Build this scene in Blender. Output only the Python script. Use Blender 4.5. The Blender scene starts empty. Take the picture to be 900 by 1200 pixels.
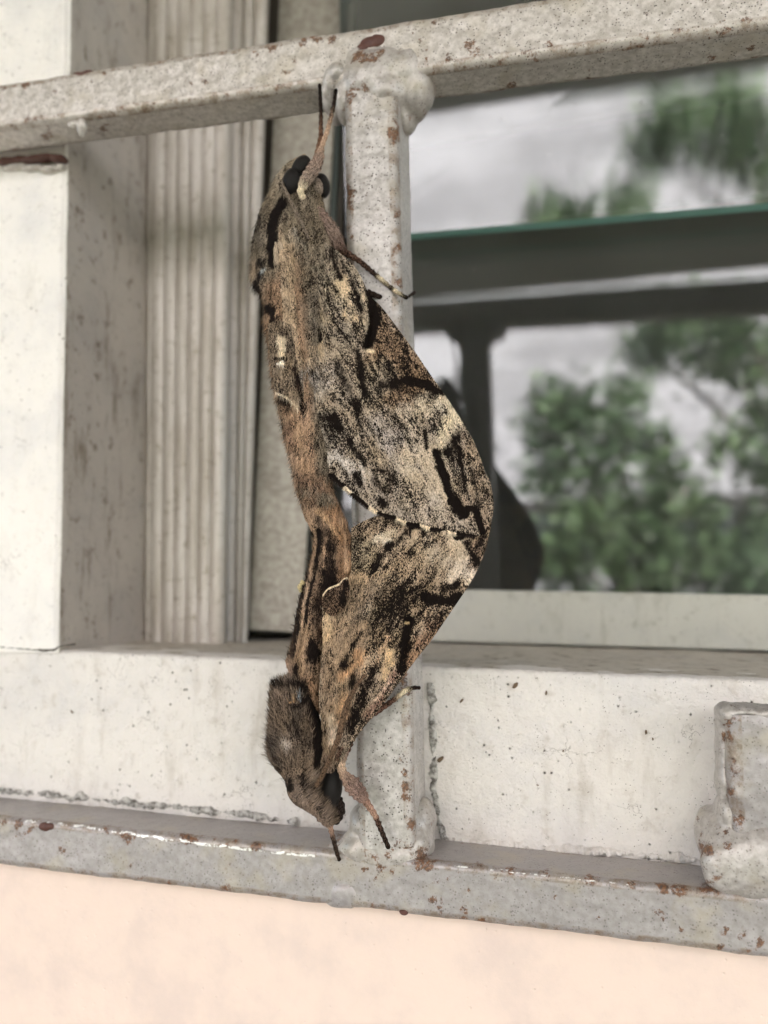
import bpy, bmesh, math, random
import numpy as np
from mathutils import Vector, noise as mn
random.seed(7)
rng = np.random.default_rng(7)
S = bpy.context.scene
COL = S.collection
MM = 0.001
CAMZ = 1.5            # camera height over the ground, metres

# ------------------------------------------------------------------ camera
F, CX, CY, D = 950.0, 450.0, 600.0, 175.0          # focal length in photo pixels, distance to the grille in mm
def _basis():
    X = np.array([3750., -18., -F]); X /= np.linalg.norm(X)
    U = np.array([-220., -8400., F]); U /= np.linalg.norm(U)
    a = (X+U)/np.linalg.norm(X+U); b = (X-U)/np.linalg.norm(X-U)
    X = (a+b)/math.sqrt(2); U = (a-b)/math.sqrt(2)
    return np.array([X, np.cross(X, -U), U])        # rows: world x, y, z in camera space (right, down, forward)
RW = _basis()
def ray(px, py):
    px = np.asarray(px, float); py = np.asarray(py, float)
    v = np.stack([px-CX, py-CY, np.full_like(px, F)], -1)
    return v @ RW.T
def P(px, py, y=0.0):
    """point in mm (x along the wall, y into it, z up from camera height) at depth y"""
    d = ray(px, py); t = (np.asarray(y, float)+D)/d[..., 1]
    return np.stack([t*d[..., 0], t*d[..., 1]-D, t*d[..., 2]], -1)
cam_d = bpy.data.cameras.new('camera'); cam = bpy.data.objects.new('camera', cam_d); COL.objects.link(cam)
S.camera = cam
from mathutils import Matrix
r_, dn, fw = RW[:, 0], RW[:, 1], RW[:, 2]
M = Matrix(((r_[0], -dn[0], -fw[0], 0), (r_[1], -dn[1], -fw[1], -D*MM), (r_[2], -dn[2], -fw[2], CAMZ), (0, 0, 0, 1)))
cam.matrix_world = M
cam_d.sensor_fit = 'VERTICAL'; cam_d.sensor_height = 36.0; cam_d.lens = F/1200*36
cam_d.clip_start = 0.005; cam_d.clip_end = 2000
cam_d.dof.use_dof = True; cam_d.dof.focus_distance = 0.169
cam_d.dof.aperture_fstop = cam_d.lens/2.8

# ------------------------------------------------------------------ sky, sun, exposure
SUN_EL, SUN_ROT = math.radians(52), math.radians(-35)
w = bpy.data.worlds.new('World'); S.world = w; w.use_nodes = True
nt = w.node_tree; nt.nodes.clear()
sky = nt.nodes.new('ShaderNodeTexSky'); sky.sky_type = 'NISHITA'; sky.sun_disc = False
sky.sun_elevation = SUN_EL; sky.sun_rotation = SUN_ROT
bg = nt.nodes.new('ShaderNodeBackground'); bg.inputs[1].default_value = 0.06
wo = nt.nodes.new('ShaderNodeOutputWorld')
nt.links.new(sky.outputs[0], bg.inputs[0]); nt.links.new(bg.outputs[0], wo.inputs[0])
sd = bpy.data.lights.new('sun', 'SUN'); sd.energy = 4.6; sd.angle = math.radians(0.5); sd.color = (1.0, 0.95, 0.88)
so = bpy.data.objects.new('sun', sd); COL.objects.link(so)
sdir = Vector((math.sin(-SUN_ROT)*math.cos(SUN_EL), math.cos(SUN_ROT)*math.cos(SUN_EL), math.sin(SUN_EL)))
so.rotation_euler = sdir.to_track_quat('Z', 'Y').to_euler(); so.location = (0, 0, 20)
S.view_settings.view_transform = 'Standard'; S.view_settings.look = 'None'
S.view_settings.gamma = 1; S.view_settings.exposure = 3.1
S.cycles.max_bounces = 10; S.cycles.diffuse_bounces = 5; S.cycles.transparent_max_bounces = 16
S.cycles.sample_clamp_indirect = 6

# ------------------------------------------------------------------ node helpers
def lin(c):
    c = np.asarray(c, float)/255.0
    return np.where(c <= .04045, c/12.92, ((c+.055)/1.055)**2.4)
class Mat:
    def __init__(s, name, rough=.7, metal=0.0, spec=.4):
        s.m = bpy.data.materials.new(name); s.m.use_nodes = True; s.t = s.m.node_tree
        s.b = s.t.nodes['Principled BSDF']
        s.b.inputs['Roughness'].default_value = rough; s.b.inputs['Metallic'].default_value = metal
        s.b.inputs['Specular IOR Level'].default_value = spec
        tc = s.n('ShaderNodeTexCoord'); s.mp = s.n('ShaderNodeMapping'); s.l(tc.outputs['Object'], s.mp.inputs[0])
        s.mp.inputs['Scale'].default_value = (1000, 1000, 1000)
        s.co = s.mp.outputs[0]
    def n(s, t): return s.t.nodes.new(t)
    def l(s, a, b): s.t.links.new(a, b)
    def stretch(s, v):
        m = s.n('ShaderNodeVectorMath'); m.operation = 'MULTIPLY'; s.l(s.co, m.inputs[0]); m.inputs[1].default_value = v
        return m.outputs[0]
    def noise(s, scale, detail=4, rough=.55, co=None, dist=0.0):
        n = s.n('ShaderNodeTexNoise'); n.inputs['Scale'].default_value = scale; n.inputs['Detail'].default_value = detail
        n.inputs['Roughness'].default_value = rough; n.inputs['Distortion'].default_value = dist
        s.l(co or s.co, n.inputs['Vector']); return n.outputs['Fac']
    def vor(s, scale, co=None, out='Distance', rnd=1.0):
        n = s.n('ShaderNodeTexVoronoi'); n.inputs['Scale'].default_value = scale
        n.inputs['Randomness'].default_value = rnd
        s.l(co or s.co, n.inputs['Vector']); return n.outputs[out]
    def ramp(s, f, a, b, lo=0.0, hi=1.0):
        n = s.n('ShaderNodeMapRange'); n.interpolation_type = 'SMOOTHSTEP'
        s.l(f, n.inputs[0]); n.inputs[1].default_value = a; n.inputs[2].default_value = b
        n.inputs[3].default_value = lo; n.inputs[4].default_value = hi; return n.outputs[0]
    def math(s, op, a, b):
        n = s.n('ShaderNodeMath'); n.operation = op
        for i, v in enumerate((a, b)):
            if isinstance(v, (int, float)): n.inputs[i].default_value = v
            else: s.l(v, n.inputs[i])
        return n.outputs[0]
    def mix(s, f, a, b, mode='MIX'):
        n = s.n('ShaderNodeMix'); n.data_type = 'RGBA'; n.blend_type = mode
        for sock, v in ((n.inputs[0], f), (n.inputs[6], a), (n.inputs[7], b)):
            if isinstance(v, (int, float)): sock.default_value = v
            elif isinstance(v, (tuple, list, np.ndarray)): sock.default_value = (float(v[0]), float(v[1]), float(v[2]), 1)
            else: s.l(v, sock)
        return n.outputs[2]
    def attr(s, name, out='Color'):
        n = s.n('ShaderNodeAttribute'); n.attribute_name = name; return n.outputs[out]
    def color(s, c):
        if isinstance(c, (tuple, list, np.ndarray)): s.b.inputs['Base Color'].default_value = (float(c[0]), float(c[1]), float(c[2]), 1)
        else: s.l(c, s.b.inputs['Base Color'])
    def bump(s, h, dist, strength=1.0):
        n = s.n('ShaderNodeBump'); n.inputs['Distance'].default_value = dist*MM; n.inputs['Strength'].default_value = strength
        s.l(h, n.inputs['Height']); s.l(n.outputs[0], s.b.inputs['Normal'])
    def rough(s, f): s.l(f, s.b.inputs['Roughness'])

# ------------------------------------------------------------------ object helpers
def link(o): COL.objects.link(o); return o
def thing(name, label, cat, base, group=None):
    o = link(bpy.data.objects.new(name, None)); o.location = Vector(base)*MM + Vector((0, 0, CAMZ))
    o.empty_display_size = .01
    o['label'] = label; o['category'] = cat
    if group: o['group'] = group
    o['_b'] = [float(v) for v in base]
    return o
def mesh_obj(name, verts, faces, mat, parent=None, smooth=True, attrs=None, sub=None):
    """verts in mm (camera frame), faces list or ndarray"""
    verts = np.asarray(verts, float)
    root = parent
    base = np.zeros(3)
    while root is not None:
        if '_b' in root: base = np.array(root['_b'][:]); break
        root = root.parent
    me = bpy.data.meshes.new(name)
    if root is None: v = verts*MM + np.array([0, 0, CAMZ])
    else: v = (verts-base)*MM
    if isinstance(faces, np.ndarray):
        nf, k = faces.shape
        me.vertices.add(len(v)); me.vertices.foreach_set('co', v.ravel())
        me.loops.add(nf*k); me.loops.foreach_set('vertex_index', faces.ravel().astype(np.int32))
        me.polygons.add(nf); me.polygons.foreach_set('loop_start', np.arange(0, nf*k, k, dtype=np.int32))
        me.polygons.foreach_set('loop_total', np.full(nf, k, dtype=np.int32))
        me.update(calc_edges=True); me.validate()
    else:
        me.from_pydata([tuple(p) for p in v], [], faces); me.update()
    if attrs:
        for an, arr in attrs.items():
            arr = np.asarray(arr, float)
            if arr.ndim == 1:
                a = me.attributes.new(an, 'FLOAT', 'POINT'); a.data.foreach_set('value', arr)
            else:
                a = me.attributes.new(an, 'FLOAT_COLOR', 'POINT'); a.data.foreach_set('color', arr.ravel())
    if smooth: me.polygons.foreach_set('use_smooth', np.ones(len(me.polygons), bool))
    if mat: me.materials.append(mat.m if isinstance(mat, Mat) else mat)
    o = link(bpy.data.objects.new(name, me))
    if parent: o.parent = parent
    return o
def grid_faces(r, c, wrap=False):
    i = np.arange(r-1)[:, None]; cc = c if wrap else c-1
    j = np.arange(cc)[None, :]; j2 = (j+1) % c
    return np.stack([i*c+j, i*c+j2, (i+1)*c+j2, (i+1)*c+j], -1).reshape(-1, 4)
def fbm(p, sc, octv=4, seed=0.0):
    """vectorised value noise 0..1 ; p (n,3)"""
    out = np.zeros(len(p)); amp = 1.0; tot = 0
    for o in range(octv):
        q = p*sc + seed + o*17.3; i = np.floor(q).astype(np.int64); f = q-i; f = f*f*(3-2*f)
        acc = 0
        for dx in (0, 1):
            for dy in (0, 1):
                for dz in (0, 1):
                    h = ((i[:, 0]+dx)*73856093) ^ ((i[:, 1]+dy)*19349663) ^ ((i[:, 2]+dz)*83492791)
                    h = (h*2654435761) & 0xffffffff; h = ((h >> 13) ^ h)*1274126177 & 0xffffffff
                    v = ((h >> 8) & 0xffff)/65535.0
                    acc = acc + v*np.where(dx, f[:, 0], 1-f[:, 0])*np.where(dy, f[:, 1], 1-f[:, 1])*np.where(dz, f[:, 2], 1-f[:, 2])
        out += acc*amp; tot += amp; amp *= .5; sc *= 2
    return out/tot
def resample(pts, n):
    pts = np.asarray(pts, float); d = np.r_[0, np.cumsum(np.linalg.norm(np.diff(pts, axis=0), axis=1))]
    t = np.linspace(0, d[-1], n); return np.stack([np.interp(t, d, pts[:, k]) for k in range(pts.shape[1])], 1)
def smoothpath(pts, n, it=2):
    pts = np.asarray(pts, float)
    for _ in range(it):
        q = [pts[0]]
        for a, b in zip(pts[:-1], pts[1:]): q += [a*.75+b*.25, a*.25+b*.75]
        pts = np.array(q+[pts[-1]])
    return resample(pts, n)
def prism(name, quad, y0, y1, mat, parent, bev=.4, seg=2):
    """box between a quadrilateral (mm x,z) at depth y0 and the same at y1"""
    bm = bmesh.new()
    a = [bm.verts.new((x, y0, z)) for x, z in quad]; b = [bm.verts.new((x, y1, z)) for x, z in quad]
    bm.faces.new(a); bm.faces.new(b[::-1]); k = len(quad)
    for i in range(k): bm.faces.new((a[(i+1) % k], a[i], b[i], b[(i+1) % k]))
    bmesh.ops.recalc_face_normals(bm, faces=bm.faces)
    if bev: bmesh.ops.bevel(bm, geom=bm.edges[:], offset=bev, segments=seg, affect='EDGES', profile=.6)
    v = [tuple(x.co) for x in bm.verts]; bm.verts.index_update(); f = [[x.index for x in q.verts] for q in bm.faces]; bm.free()
    return mesh_obj(name, v, f, mat, parent, smooth=False)
def box(name, x0, x1, y0, y1, z0, z1, mat, parent, bev=0):
    return prism(name, [(x0, z0), (x1, z0), (x1, z1), (x0, z1)], y0, y1, mat, parent, bev)

# ------------------------------------------------------------------ materials
def grime_mat(name, base, dirt, speck=.5, stain=.3, rough=.6, bump=.12, seed=0., blue=.3):
    m = Mat(name, rough, spec=.35)
    sh = m.n('ShaderNodeVectorMath'); sh.operation = 'ADD'; m.l(m.co, sh.inputs[0]); sh.inputs[1].default_value = (seed, seed*.7, seed*1.3)
    m.co = sh.outputs[0]
    big = m.noise(.045, 6, .65); mid = m.noise(.25, 4, .6); fine = m.noise(2.2, 3)
    c = m.mix(m.ramp(big, .42, .72), base, tuple(np.array(base)*np.array([.88, .89, .92])))
    streak = m.noise(.16, 5, .65, m.stretch((1, 1, .25)))
    c = m.mix(m.ramp(streak, .52, .78, 0, stain), c, dirt)
    c = m.mix(m.ramp(mid, .56, .74, 0, stain*.8), c, dirt)
    sp = m.vor(.42); gate = m.ramp(m.noise(.11, 2), .42, .6)
    c = m.mix(m.math('MULTIPLY', m.math('MULTIPLY', m.ramp(sp, .13, .05), gate), speck), c, (.10, .085, .07))
    sp2 = m.vor(1.3); gate2 = m.ramp(m.noise(.3, 2), .45, .62)
    c = m.mix(m.math('MULTIPLY', m.math('MULTIPLY', m.ramp(sp2, .2, .1), gate2), speck*.9), c, (.16, .13, .10))
    cr = m.n('ShaderNodeTexVoronoi'); cr.feature = 'DISTANCE_TO_EDGE'; cr.inputs['Scale'].default_value = .09; wv = m.n('ShaderNodeVectorMath'); wv.operation = 'ADD'
    nc = m.n('ShaderNodeTexNoise'); nc.inputs['Scale'].default_value = .5; nc.inputs['Detail'].default_value = 4; m.l(m.co, nc.inputs['Vector'])
    ws = m.n('ShaderNodeVectorMath'); ws.operation = 'SCALE'; m.l(nc.outputs['Color'], ws.inputs[0]); ws.inputs['Scale'].default_value = 5.0
    m.l(m.co, wv.inputs[0]); m.l(ws.outputs[0], wv.inputs[1]); m.l(wv.outputs[0], cr.inputs['Vector'])
    crm = m.math('MULTIPLY', m.ramp(cr.outputs['Distance'], .010, .003), m.ramp(m.noise(.08, 3), .54, .62))
    c = m.mix(m.math('MULTIPLY', crm, speck*.6), c, (.20, .17, .14))
    m.color(c)
    h = m.math('ADD', m.math('MULTIPLY', mid, 1.4), m.math('MULTIPLY', fine, .25))
    h = m.math('SUBTRACT', h, m.math('MULTIPLY', m.math('MULTIPLY', m.ramp(sp, .16, .05), gate), .8))
    m.bump(h, bump); m.rough(m.ramp(mid, .3, .7, rough-.12, rough+.15))
    return m
M_white = grime_mat('white_paint_plaster', (.85, .805, .75), (.42, .36, .29), .7, .2, bump=.4)
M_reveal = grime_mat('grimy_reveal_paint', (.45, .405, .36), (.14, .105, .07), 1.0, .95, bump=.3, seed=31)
M_sill = grime_mat('white_sill_paint', (.73, .685, .638), (.36, .30, .235), 1.0, .4, bump=.7, seed=77)
M_silltop = grime_mat('dusty_sill_top', (.56, .505, .43), (.20, .155, .11), .9, 1.1, bump=.3, seed=11)
M_pink = grime_mat('peach_wall_paint', (.785, .63, .54), (.77, .61, .52), .0, .04, rough=.8, bump=.12, seed=5)

def metal_mat(name, base, base2, rust_amt, black, seed, bmp=.13):
    m = Mat(name, .42, .25, .5)
    sh = m.n('ShaderNodeVectorMath'); sh.operation = 'ADD'; m.l(m.co, sh.inputs[0]); sh.inputs[1].default_value = (seed, seed*.7, seed*1.3)
    m.co = sh.outputs[0]
    edge = m.attr('edge', 'Fac')
    mott = m.noise(.7, 5, .6); big = m.noise(.12, 3)
    c = m.mix(m.ramp(mott, .32, .70), base, base2)
    c = m.mix(m.ramp(big, .5, .72, 0, .45), c, (.46, .40, .30))
    eg = m.math('MULTIPLY', m.ramp(edge, .55, 1.0), m.ramp(m.noise(.35, 6, .75), .42, .62)); c = m.mix(m.math('MULTIPLY', eg, .75), c, (.20, .14, .09))
    # greyish grime pits
    pit = m.vor(1.5); pg = m.ramp(m.noise(.55, 3), .38, .62)
    pm = m.math('MULTIPLY', m.math('MULTIPLY', m.ramp(pit, .34, .16), pg), black)
    c = m.mix(pm, c, (.06, .05, .045))
    pit2 = m.vor(.75); pm2 = m.math('MULTIPLY', m.math('MULTIPLY', m.ramp(pit2, .22, .10), m.ramp(m.noise(.3, 2), .45, .6)), black)
    c = m.mix(pm2, c, (.10, .07, .05))
    # rust
    rn = m.noise(.42, 7, .72)
    rn = m.math('ADD', m.math('MULTIPLY', rn, .8), m.math('MULTIPLY', m.noise(.11, 2), .22)); rn = m.math('ADD', rn, m.math('MULTIPLY', edge, .075))
    rn = m.math('ADD', rn, m.math('MULTIPLY', m.math('MULTIPLY', m.attr('rust', 'Fac'), m.ramp(m.noise(1.7, 4, .75), .32, .6, .1, 1.0)), .30))
    r1 = m.ramp(rn, .655-rust_amt, .74-rust_amt, 0, .9)
    rustc = m.mix(m.ramp(m.noise(1.6, 5, .7), .35, .65), (.04, .02, .012), (.21, .082, .022))
    c = m.mix(r1, c, rustc)
    c = m.mix(m.ramp(m.math('MULTIPLY', m.attr('edge_glint', 'Fac'), m.ramp(m.noise(.6, 4, .7), .38, .56, .15, 1)), .4, .75), c, (.84, .83, .80))  # whitish edge highlight painted into the base colour
    m.color(c)
    m.rough(m.ramp(mott, .3, .7, .30, .48))
    met = m.ramp(rn, .655-rust_amt, .70-rust_amt, .25, 0.0); m.l(met, m.b.inputs['Metallic'])
    h = m.math('ADD', m.math('MULTIPLY', m.noise(.55, 3), 1.0), m.math('MULTIPLY', mott, .35))
    h = m.math('SUBTRACT', h, m.math('MULTIPLY', pm, .3))
    h = m.math('SUBTRACT', h, m.math('MULTIPLY', r1, .25))
    m.bump(h, bmp)
    return m
M_rail_t = metal_mat('aged_silver_paint', (.46, .418, .375), (.68, .63, .585), .03, .85, 3)
M_post = metal_mat('speckled_silver_paint', (.40, .37, .345), (.62, .585, .56), .01, 1.0, 19)
M_rail_b = metal_mat('glossy_silver_paint', (.325, .298, .29), (.405, .377, .37), .025,   .5, 41, .11)
M_weld = metal_mat('thick_silver_paint', (.37, .335, .305), (.52, .485, .455), .04, .55, 61, .13)
M_chip = Mat('dark_red_primer', .55); M_chip.color(M_chip.mix(M_chip.noise(1.2), (.05, .02, .015), (.13, .05, .035)))

M_alu = Mat('dirty_aluminium', .45, .25)
c = M_alu.mix(M_alu.ramp(M_alu.noise(.12, 5, .65, M_alu.stretch((1, 1, .2))), .4, .68), (.61, .56, .515), (.44, .39, .335))
c = M_alu.mix(M_alu.ramp(M_alu.noise(.35, 6, .7), .54, .70, 0, .75), c, (.27, .22, .155))
c = M_alu.mix(M_alu.math('MULTIPLY', M_alu.attr('groove', 'Fac'), .75), c, (.12, .105, .085))
M_alu.color(c); M_alu.bump(M_alu.noise(1.2, 4), .1)
M_plate = Mat('brushed_grey_plate', .5, .3)
M_plate.color(M_plate.mix(M_plate.ramp(M_plate.noise(.45, 7, .75), .35, .65), (.27, .24, .20), (.43, .40, .345))); M_plate.bump(M_plate.noise(2, 3), .05)
M_bead = Mat('grey_green_bead', .5); M_bead.color((.11, .13, .12))
M_speck = Mat('brown_debris', .9); M_speck.color((.16, .11, .07))
M_rubber = Mat('dark_gasket', .6); M_rubber.color((.07, .058, .045))
M_frame = grime_mat('pale_green_frame_paint', (.90, .88, .80), (.55, .50, .40), .35, .4, bump=.2, seed=91)
M_hood = grime_mat('unpainted_hood_concrete', (.40, .39, .35), (.28, .26, .225), .3, .5, seed=3)
M_strip = grime_mat('pale_putty_paint', (.50, .49, .43), (.27, .245, .19), .6, .7, bump=.3, seed=101)
M_cement = Mat('crumbly_cement', .9); 
M_cement.color(M_cement.mix(M_cement.ramp(M_cement.noise(.6, 6, .75), .36, .60), (.13, .115, .10), (.62, .595, .55))); M_cement.bump(M_cement.noise(1.5, 5, .7), .5)

# glass
g = bpy.data.materials.new('window_glass'); g.use_nodes = True; t = g.node_tree; t.nodes.clear()
o_ = t.nodes.new('ShaderNodeOutputMaterial'); mx = t.nodes.new('ShaderNodeMixShader'); tr = t.nodes.new('ShaderNodeBsdfTransparent')
gl = t.nodes.new('ShaderNodeBsdfGlossy'); fr = t.nodes.new('ShaderNodeFresnel'); fr.inputs[0].default_value = 1.74
tr.inputs[0].default_value = (.90, .925, .905, 1); gl.inputs[1].default_value = .004; gl.inputs[0].default_value = (.95, .955, .98, 1)
mx2 = t.nodes.new('ShaderNodeMixShader'); df = t.nodes.new('ShaderNodeBsdfDiffuse'); df.inputs[0].default_value = (.6, .6, .57, 1)
tc = t.nodes.new('ShaderNodeTexCoord'); mp = t.nodes.new('ShaderNodeMapping'); mp.inputs['Scale'].default_value = (1000,)*3
vo = t.nodes.new('ShaderNodeTexVoronoi'); vo.inputs['Scale'].default_value = .12
mr = t.nodes.new('ShaderNodeMapRange'); mr.inputs[1].default_value = .05; mr.inputs[2].default_value = .025; mr.inputs[3].default_value = .0; mr.inputs[4].default_value = .7
t.links.new(tc.outputs['Object'], mp.inputs[0]); t.links.new(mp.outputs[0], vo.inputs['Vector']); t.links.new(vo.outputs['Distance'], mr.inputs[0])
t.links.new(fr.outputs[0], mx.inputs[0]); t.links.new(tr.outputs[0], mx.inputs[1]); t.links.new(gl.outputs[0], mx.inputs[2])
nd = t.nodes.new('ShaderNodeTexNoise'); nd.inputs['Scale'].default_value = .03; nd.inputs['Detail'].default_value = 6; nd.inputs['Roughness'].default_value = .65
ns_ = t.nodes.new('ShaderNodeVectorMath'); ns_.operation = 'MULTIPLY'; ns_.inputs[1].default_value = (1, 1, .35); t.links.new(mp.outputs[0], ns_.inputs[0]); t.links.new(ns_.outputs[0], nd.inputs['Vector'])
nr_ = t.nodes.new('ShaderNodeMapRange'); nr_.inputs[1].default_value = .3; nr_.inputs[2].default_value = .7; nr_.inputs[3].default_value = .015; nr_.inputs[4].default_value = .05; t.links.new(nd.outputs['Fac'], nr_.inputs[0])
ad_ = t.nodes.new('ShaderNodeMath'); ad_.operation = 'MAXIMUM'; t.links.new(mr.outputs[0], ad_.inputs[0]); t.links.new(nr_.outputs[0], ad_.inputs[1])
t.links.new(ad_.outputs[0], mx2.inputs[0]); t.links.new(mx.outputs[0], mx2.inputs[1]); t.links.new(df.outputs[0], mx2.inputs[2]); t.links.new(mx2.outputs[0], o_.inputs[0])
M_glass = g
M_gedge = Mat('green_glass_edge', .25); M_gedge.color((.20, .40, .35))
M_dark = Mat('dim_room_paint', .8); M_dark.color((.20, .20, .19))

# ------------------------------------------------------------------ ground
WY = 17.0                       # white surround front face, mm behind the grille front
M_ground = Mat('yard_concrete', .9); M_ground.mp.inputs['Scale'].default_value = (1, 1, 1)
M_ground.color(M_ground.mix(M_ground.noise(1.5, 6), (.07, .068, .06), (.12, .115, .10)))
gz = -CAMZ/MM
go = mesh_obj('ground', [(-2e5, -2e5, gz), (2e5, -2e5, gz), (2e5, 2e5, gz), (-2e5, 2e5, gz)], [(0, 1, 2, 3)], M_ground, smooth=False)
go['kind'] = 'structure'

# ------------------------------------------------------------------ house (wall, pillar, sill, eave)
house = thing('house', 'house front with peach wall, white window surround and grimy reveal behind the silver grille', 'house', (0, 60, gz))
WL, WR = -2200., 2200.
def line3(pa, pb, y):          # world line through two pixels at depth y
    a = P(*pa, y); b = P(*pb, y); return a, b-a
def at_x(pa, pb, y, x):
    a, d = line3(pa, pb, y); return a + d*((x-a[0])/d[0])
pink_top = at_x((0, 1008), (900, 1116), WY, 0)[2]
zt = lambda x: at_x((0, 1008), (900, 1116), WY-6, x)[2]
# peach wall: a displaced sheet with thickness
def relief_block(name, x0, x1, zf0, zf1, y, depth, mat, parent, nx, nz, amp, sc, seed=0, top_round=0.0, inner=None):
    """front face as a fine grid (undulating), sides and back closed"""
    xs = np.linspace(x0, x1, nx); tz = np.linspace(0, 1, nz)
    X, T = np.meshgrid(xs, tz)
    Z0 = zf0(X); Z1 = zf1(X); Z = Z0+(Z1-Z0)*T
    p = np.stack([X.ravel(), np.zeros(X.size), Z.ravel()], 1)
    Yv = y + (fbm(p, sc, 4, seed)-.5)*amp
    if top_round:
        dz = (Z1.ravel()-Z.ravel()); k = np.clip(1-dz/top_round, 0, 1)
        Yv = Yv + top_round*(1-np.sqrt(np.clip(1-k*k, 0, 1)))
    V = np.stack([X.ravel(), Yv, Z.ravel()], 1)
    f = grid_faces(nz, nx)
    # back border
    idx = np.arange(nz*nx).reshape(nz, nx)
    ring = np.r_[idx[0, :], idx[1:, -1], idx[-1, -2::-1], idx[-2:0:-1, 0]]
    B = V[ring].copy(); B[:, 1] = y+depth
    n0 = len(V); k = len(ring); a = np.arange(k)
    side = np.stack([ring[(a+1) % k], ring[a], n0+a, n0+(a+1) % k], 1)
    return mesh_obj(name, np.r_[V, B], np.r_[f, side], mat, parent)
relief_block('lower_wall', -420, 420, lambda x: 0*x-400, lambda x: zt(0)+(zt(100)-zt(0))/100*x, WY-6, 90, M_pink, house, 420, 160, .3, .04, 3)
box('wall_panel', WL, -420.3, WY-6, 260, gz, 1601, M_pink, house)
box('wall_panel', 420.3, WR, WY-6, 260, gz, 1600, M_pink, house)
box('wall_panel', -420, 420, WY-5, 260, gz, -400.3, M_pink, house)
box('lintel', -420, 420, WY, 260, 400, 1601, M_pink, house)
# sill block: front top edge line through measured pixels
def sl(x): return at_x((100, 763), (900, 797), WY, 0)[2] + (at_x((100, 763), (900, 797), WY, 100)[2]-at_x((100, 763), (900, 797), WY, 0)[2])/100*x
relief_block('sill', -400, 420, lambda x: zt(0)+(zt(100)-zt(0))/100*x+.3, lambda x: sl(x), WY, 60, M_sill, house, 900, 160, .9, .12, 9, top_round=1.6)
GY = 95.0                        # lower glass plane
# sill top: from front lip back to under the glass
nx, ny = 400, 80
xs = np.linspace(-400, 420, nx); ys = np.linspace(WY+1.2, GY+60, ny); X, Y = np.meshgrid(xs, ys)
zb = lambda x: at_x((500, 752), (900, 764), GY, x)[2]
zb0, zb1 = zb(0.), zb(100.)
tt = np.clip((Y-WY)/(GY-WY), 0, 1.0)
Z = sl(X)*(1-tt) + (zb0+(zb1-zb0)/100*X)*tt
p = np.stack([X.ravel(), Y.ravel(), Z.ravel()*0], 1)
Zr = Z.ravel() + (fbm(p, .12, 4, 2)-.5)*.9 - .15
mesh_obj('sill_top', np.r_[np.stack([X.ravel(), Y.ravel(), Zr], 1)], grid_faces(ny, nx), M_silltop, house)
# pillar left, its front edge leaning slightly
pe_t = P(84, 0, WY); pe_b = P(70, 762, WY)
def pillar_edge(z): return pe_t[0]+(pe_b[0]-pe_t[0])*(z-pe_t[2])/(pe_b[2]-pe_t[2])
zs = np.linspace(sl(-140.)-.8, 260, 420)
RD = 42.0
# front+rounded edge+reveal as one profile swept up
prof = []                       # (dx from edge, y)
for v in np.linspace(-262, -1.0, 200): prof.append((v, WY-.6))
for a in np.linspace(0, math.pi/2, 8): prof.append((-1.0+1.0*math.sin(a), WY-.6+1.0-1.0*math.cos(a)))
nf_ = len(prof)
for v in np.linspace(WY+1.2, WY+RD+60, 90): prof.append((0, v))
prof = np.array(prof)
Vv = []
for z in zs:
    e = pillar_edge(z); Vv.append(np.stack([e+prof[:, 0], prof[:, 1], np.full(len(prof), z)], 1))
Vv = np.array(Vv); q = Vv.reshape(-1, 3).copy()
d = (fbm(q, .07, 5, 4)-.5)*1.1 + (fbm(q, .8, 2, 14)-.5)*.25
isf = np.tile(np.arange(len(prof)) < nf_, len(zs))
q[:, 1] += np.where(isf, d, 0); q[:, 0] += np.where(~isf, d, 0)
gf = grid_faces(len(zs), len(prof)); cidx = gf[:, 0] % len(prof)
pil = mesh_obj('pillar', q, gf, M_white, house)
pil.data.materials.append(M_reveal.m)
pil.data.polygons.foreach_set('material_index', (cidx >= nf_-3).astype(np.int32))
# remaining surround: right jamb, head
box('jamb', 300, 420, WY, 160, -12, 400, M_white, house, .8)
box('head_beam', -420, 300, WY+1, 160, 330, 399.7, M_white, house, .8)
# low concrete hood over the window
box('hood_slab', -1700, 1700, -1150, WY-7, 586, 686, M_hood, house, 3)
# room behind
box('room_wall', -2190, 2190, 2500, 2560, gz, 1601, M_dark, house)
box('room_side', -2190, -2150, 262, 2498, gz, 1601, M_dark, house)
box('room_side', 2150, 2190, 262, 2498, gz, 1601, M_dark, house)
box('roof_slab', -2300, 2300, -200, 2600, 1602, 1700, M_white, house)
box('room_floor', -2148, 2148, 262, 2498, gz+2, gz+30, M_dark, house)

# crumbly cement seams where the grille meets the surround
def seam(path, y0, rad, seed, n=420, k=12, flat=1.0):
    pts = smoothpath(path, n, 1); c3 = P(pts[:, 0], pts[:, 1], y0)
    tan = np.gradient(c3, axis=0); tan /= np.linalg.norm(tan, axis=1)[:, None]
    yv = np.array([0, 1., 0]); up = np.cross(tan, yv); up /= np.linalg.norm(up, axis=1)[:, None]
    a = np.linspace(0, 2*math.pi, k, endpoint=False)
    V = c3[:, None, :] + rad*(np.cos(a)[None, :, None]*up[:, None, :] + flat*np.sin(a)[None, :, None]*yv)
    Vf = V.reshape(-1, 3); nrm = Vf-np.repeat(c3, k, 0)
    s = (fbm(Vf, .3, 3, seed)-.30)*1.7+(fbm(Vf, 1.3, 4, seed+4)-.3)*1.2
    return np.repeat(c3, k, 0)+nrm*np.clip(s, .15, 2.2)[:, None], grid_faces(n, k, True)
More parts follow.
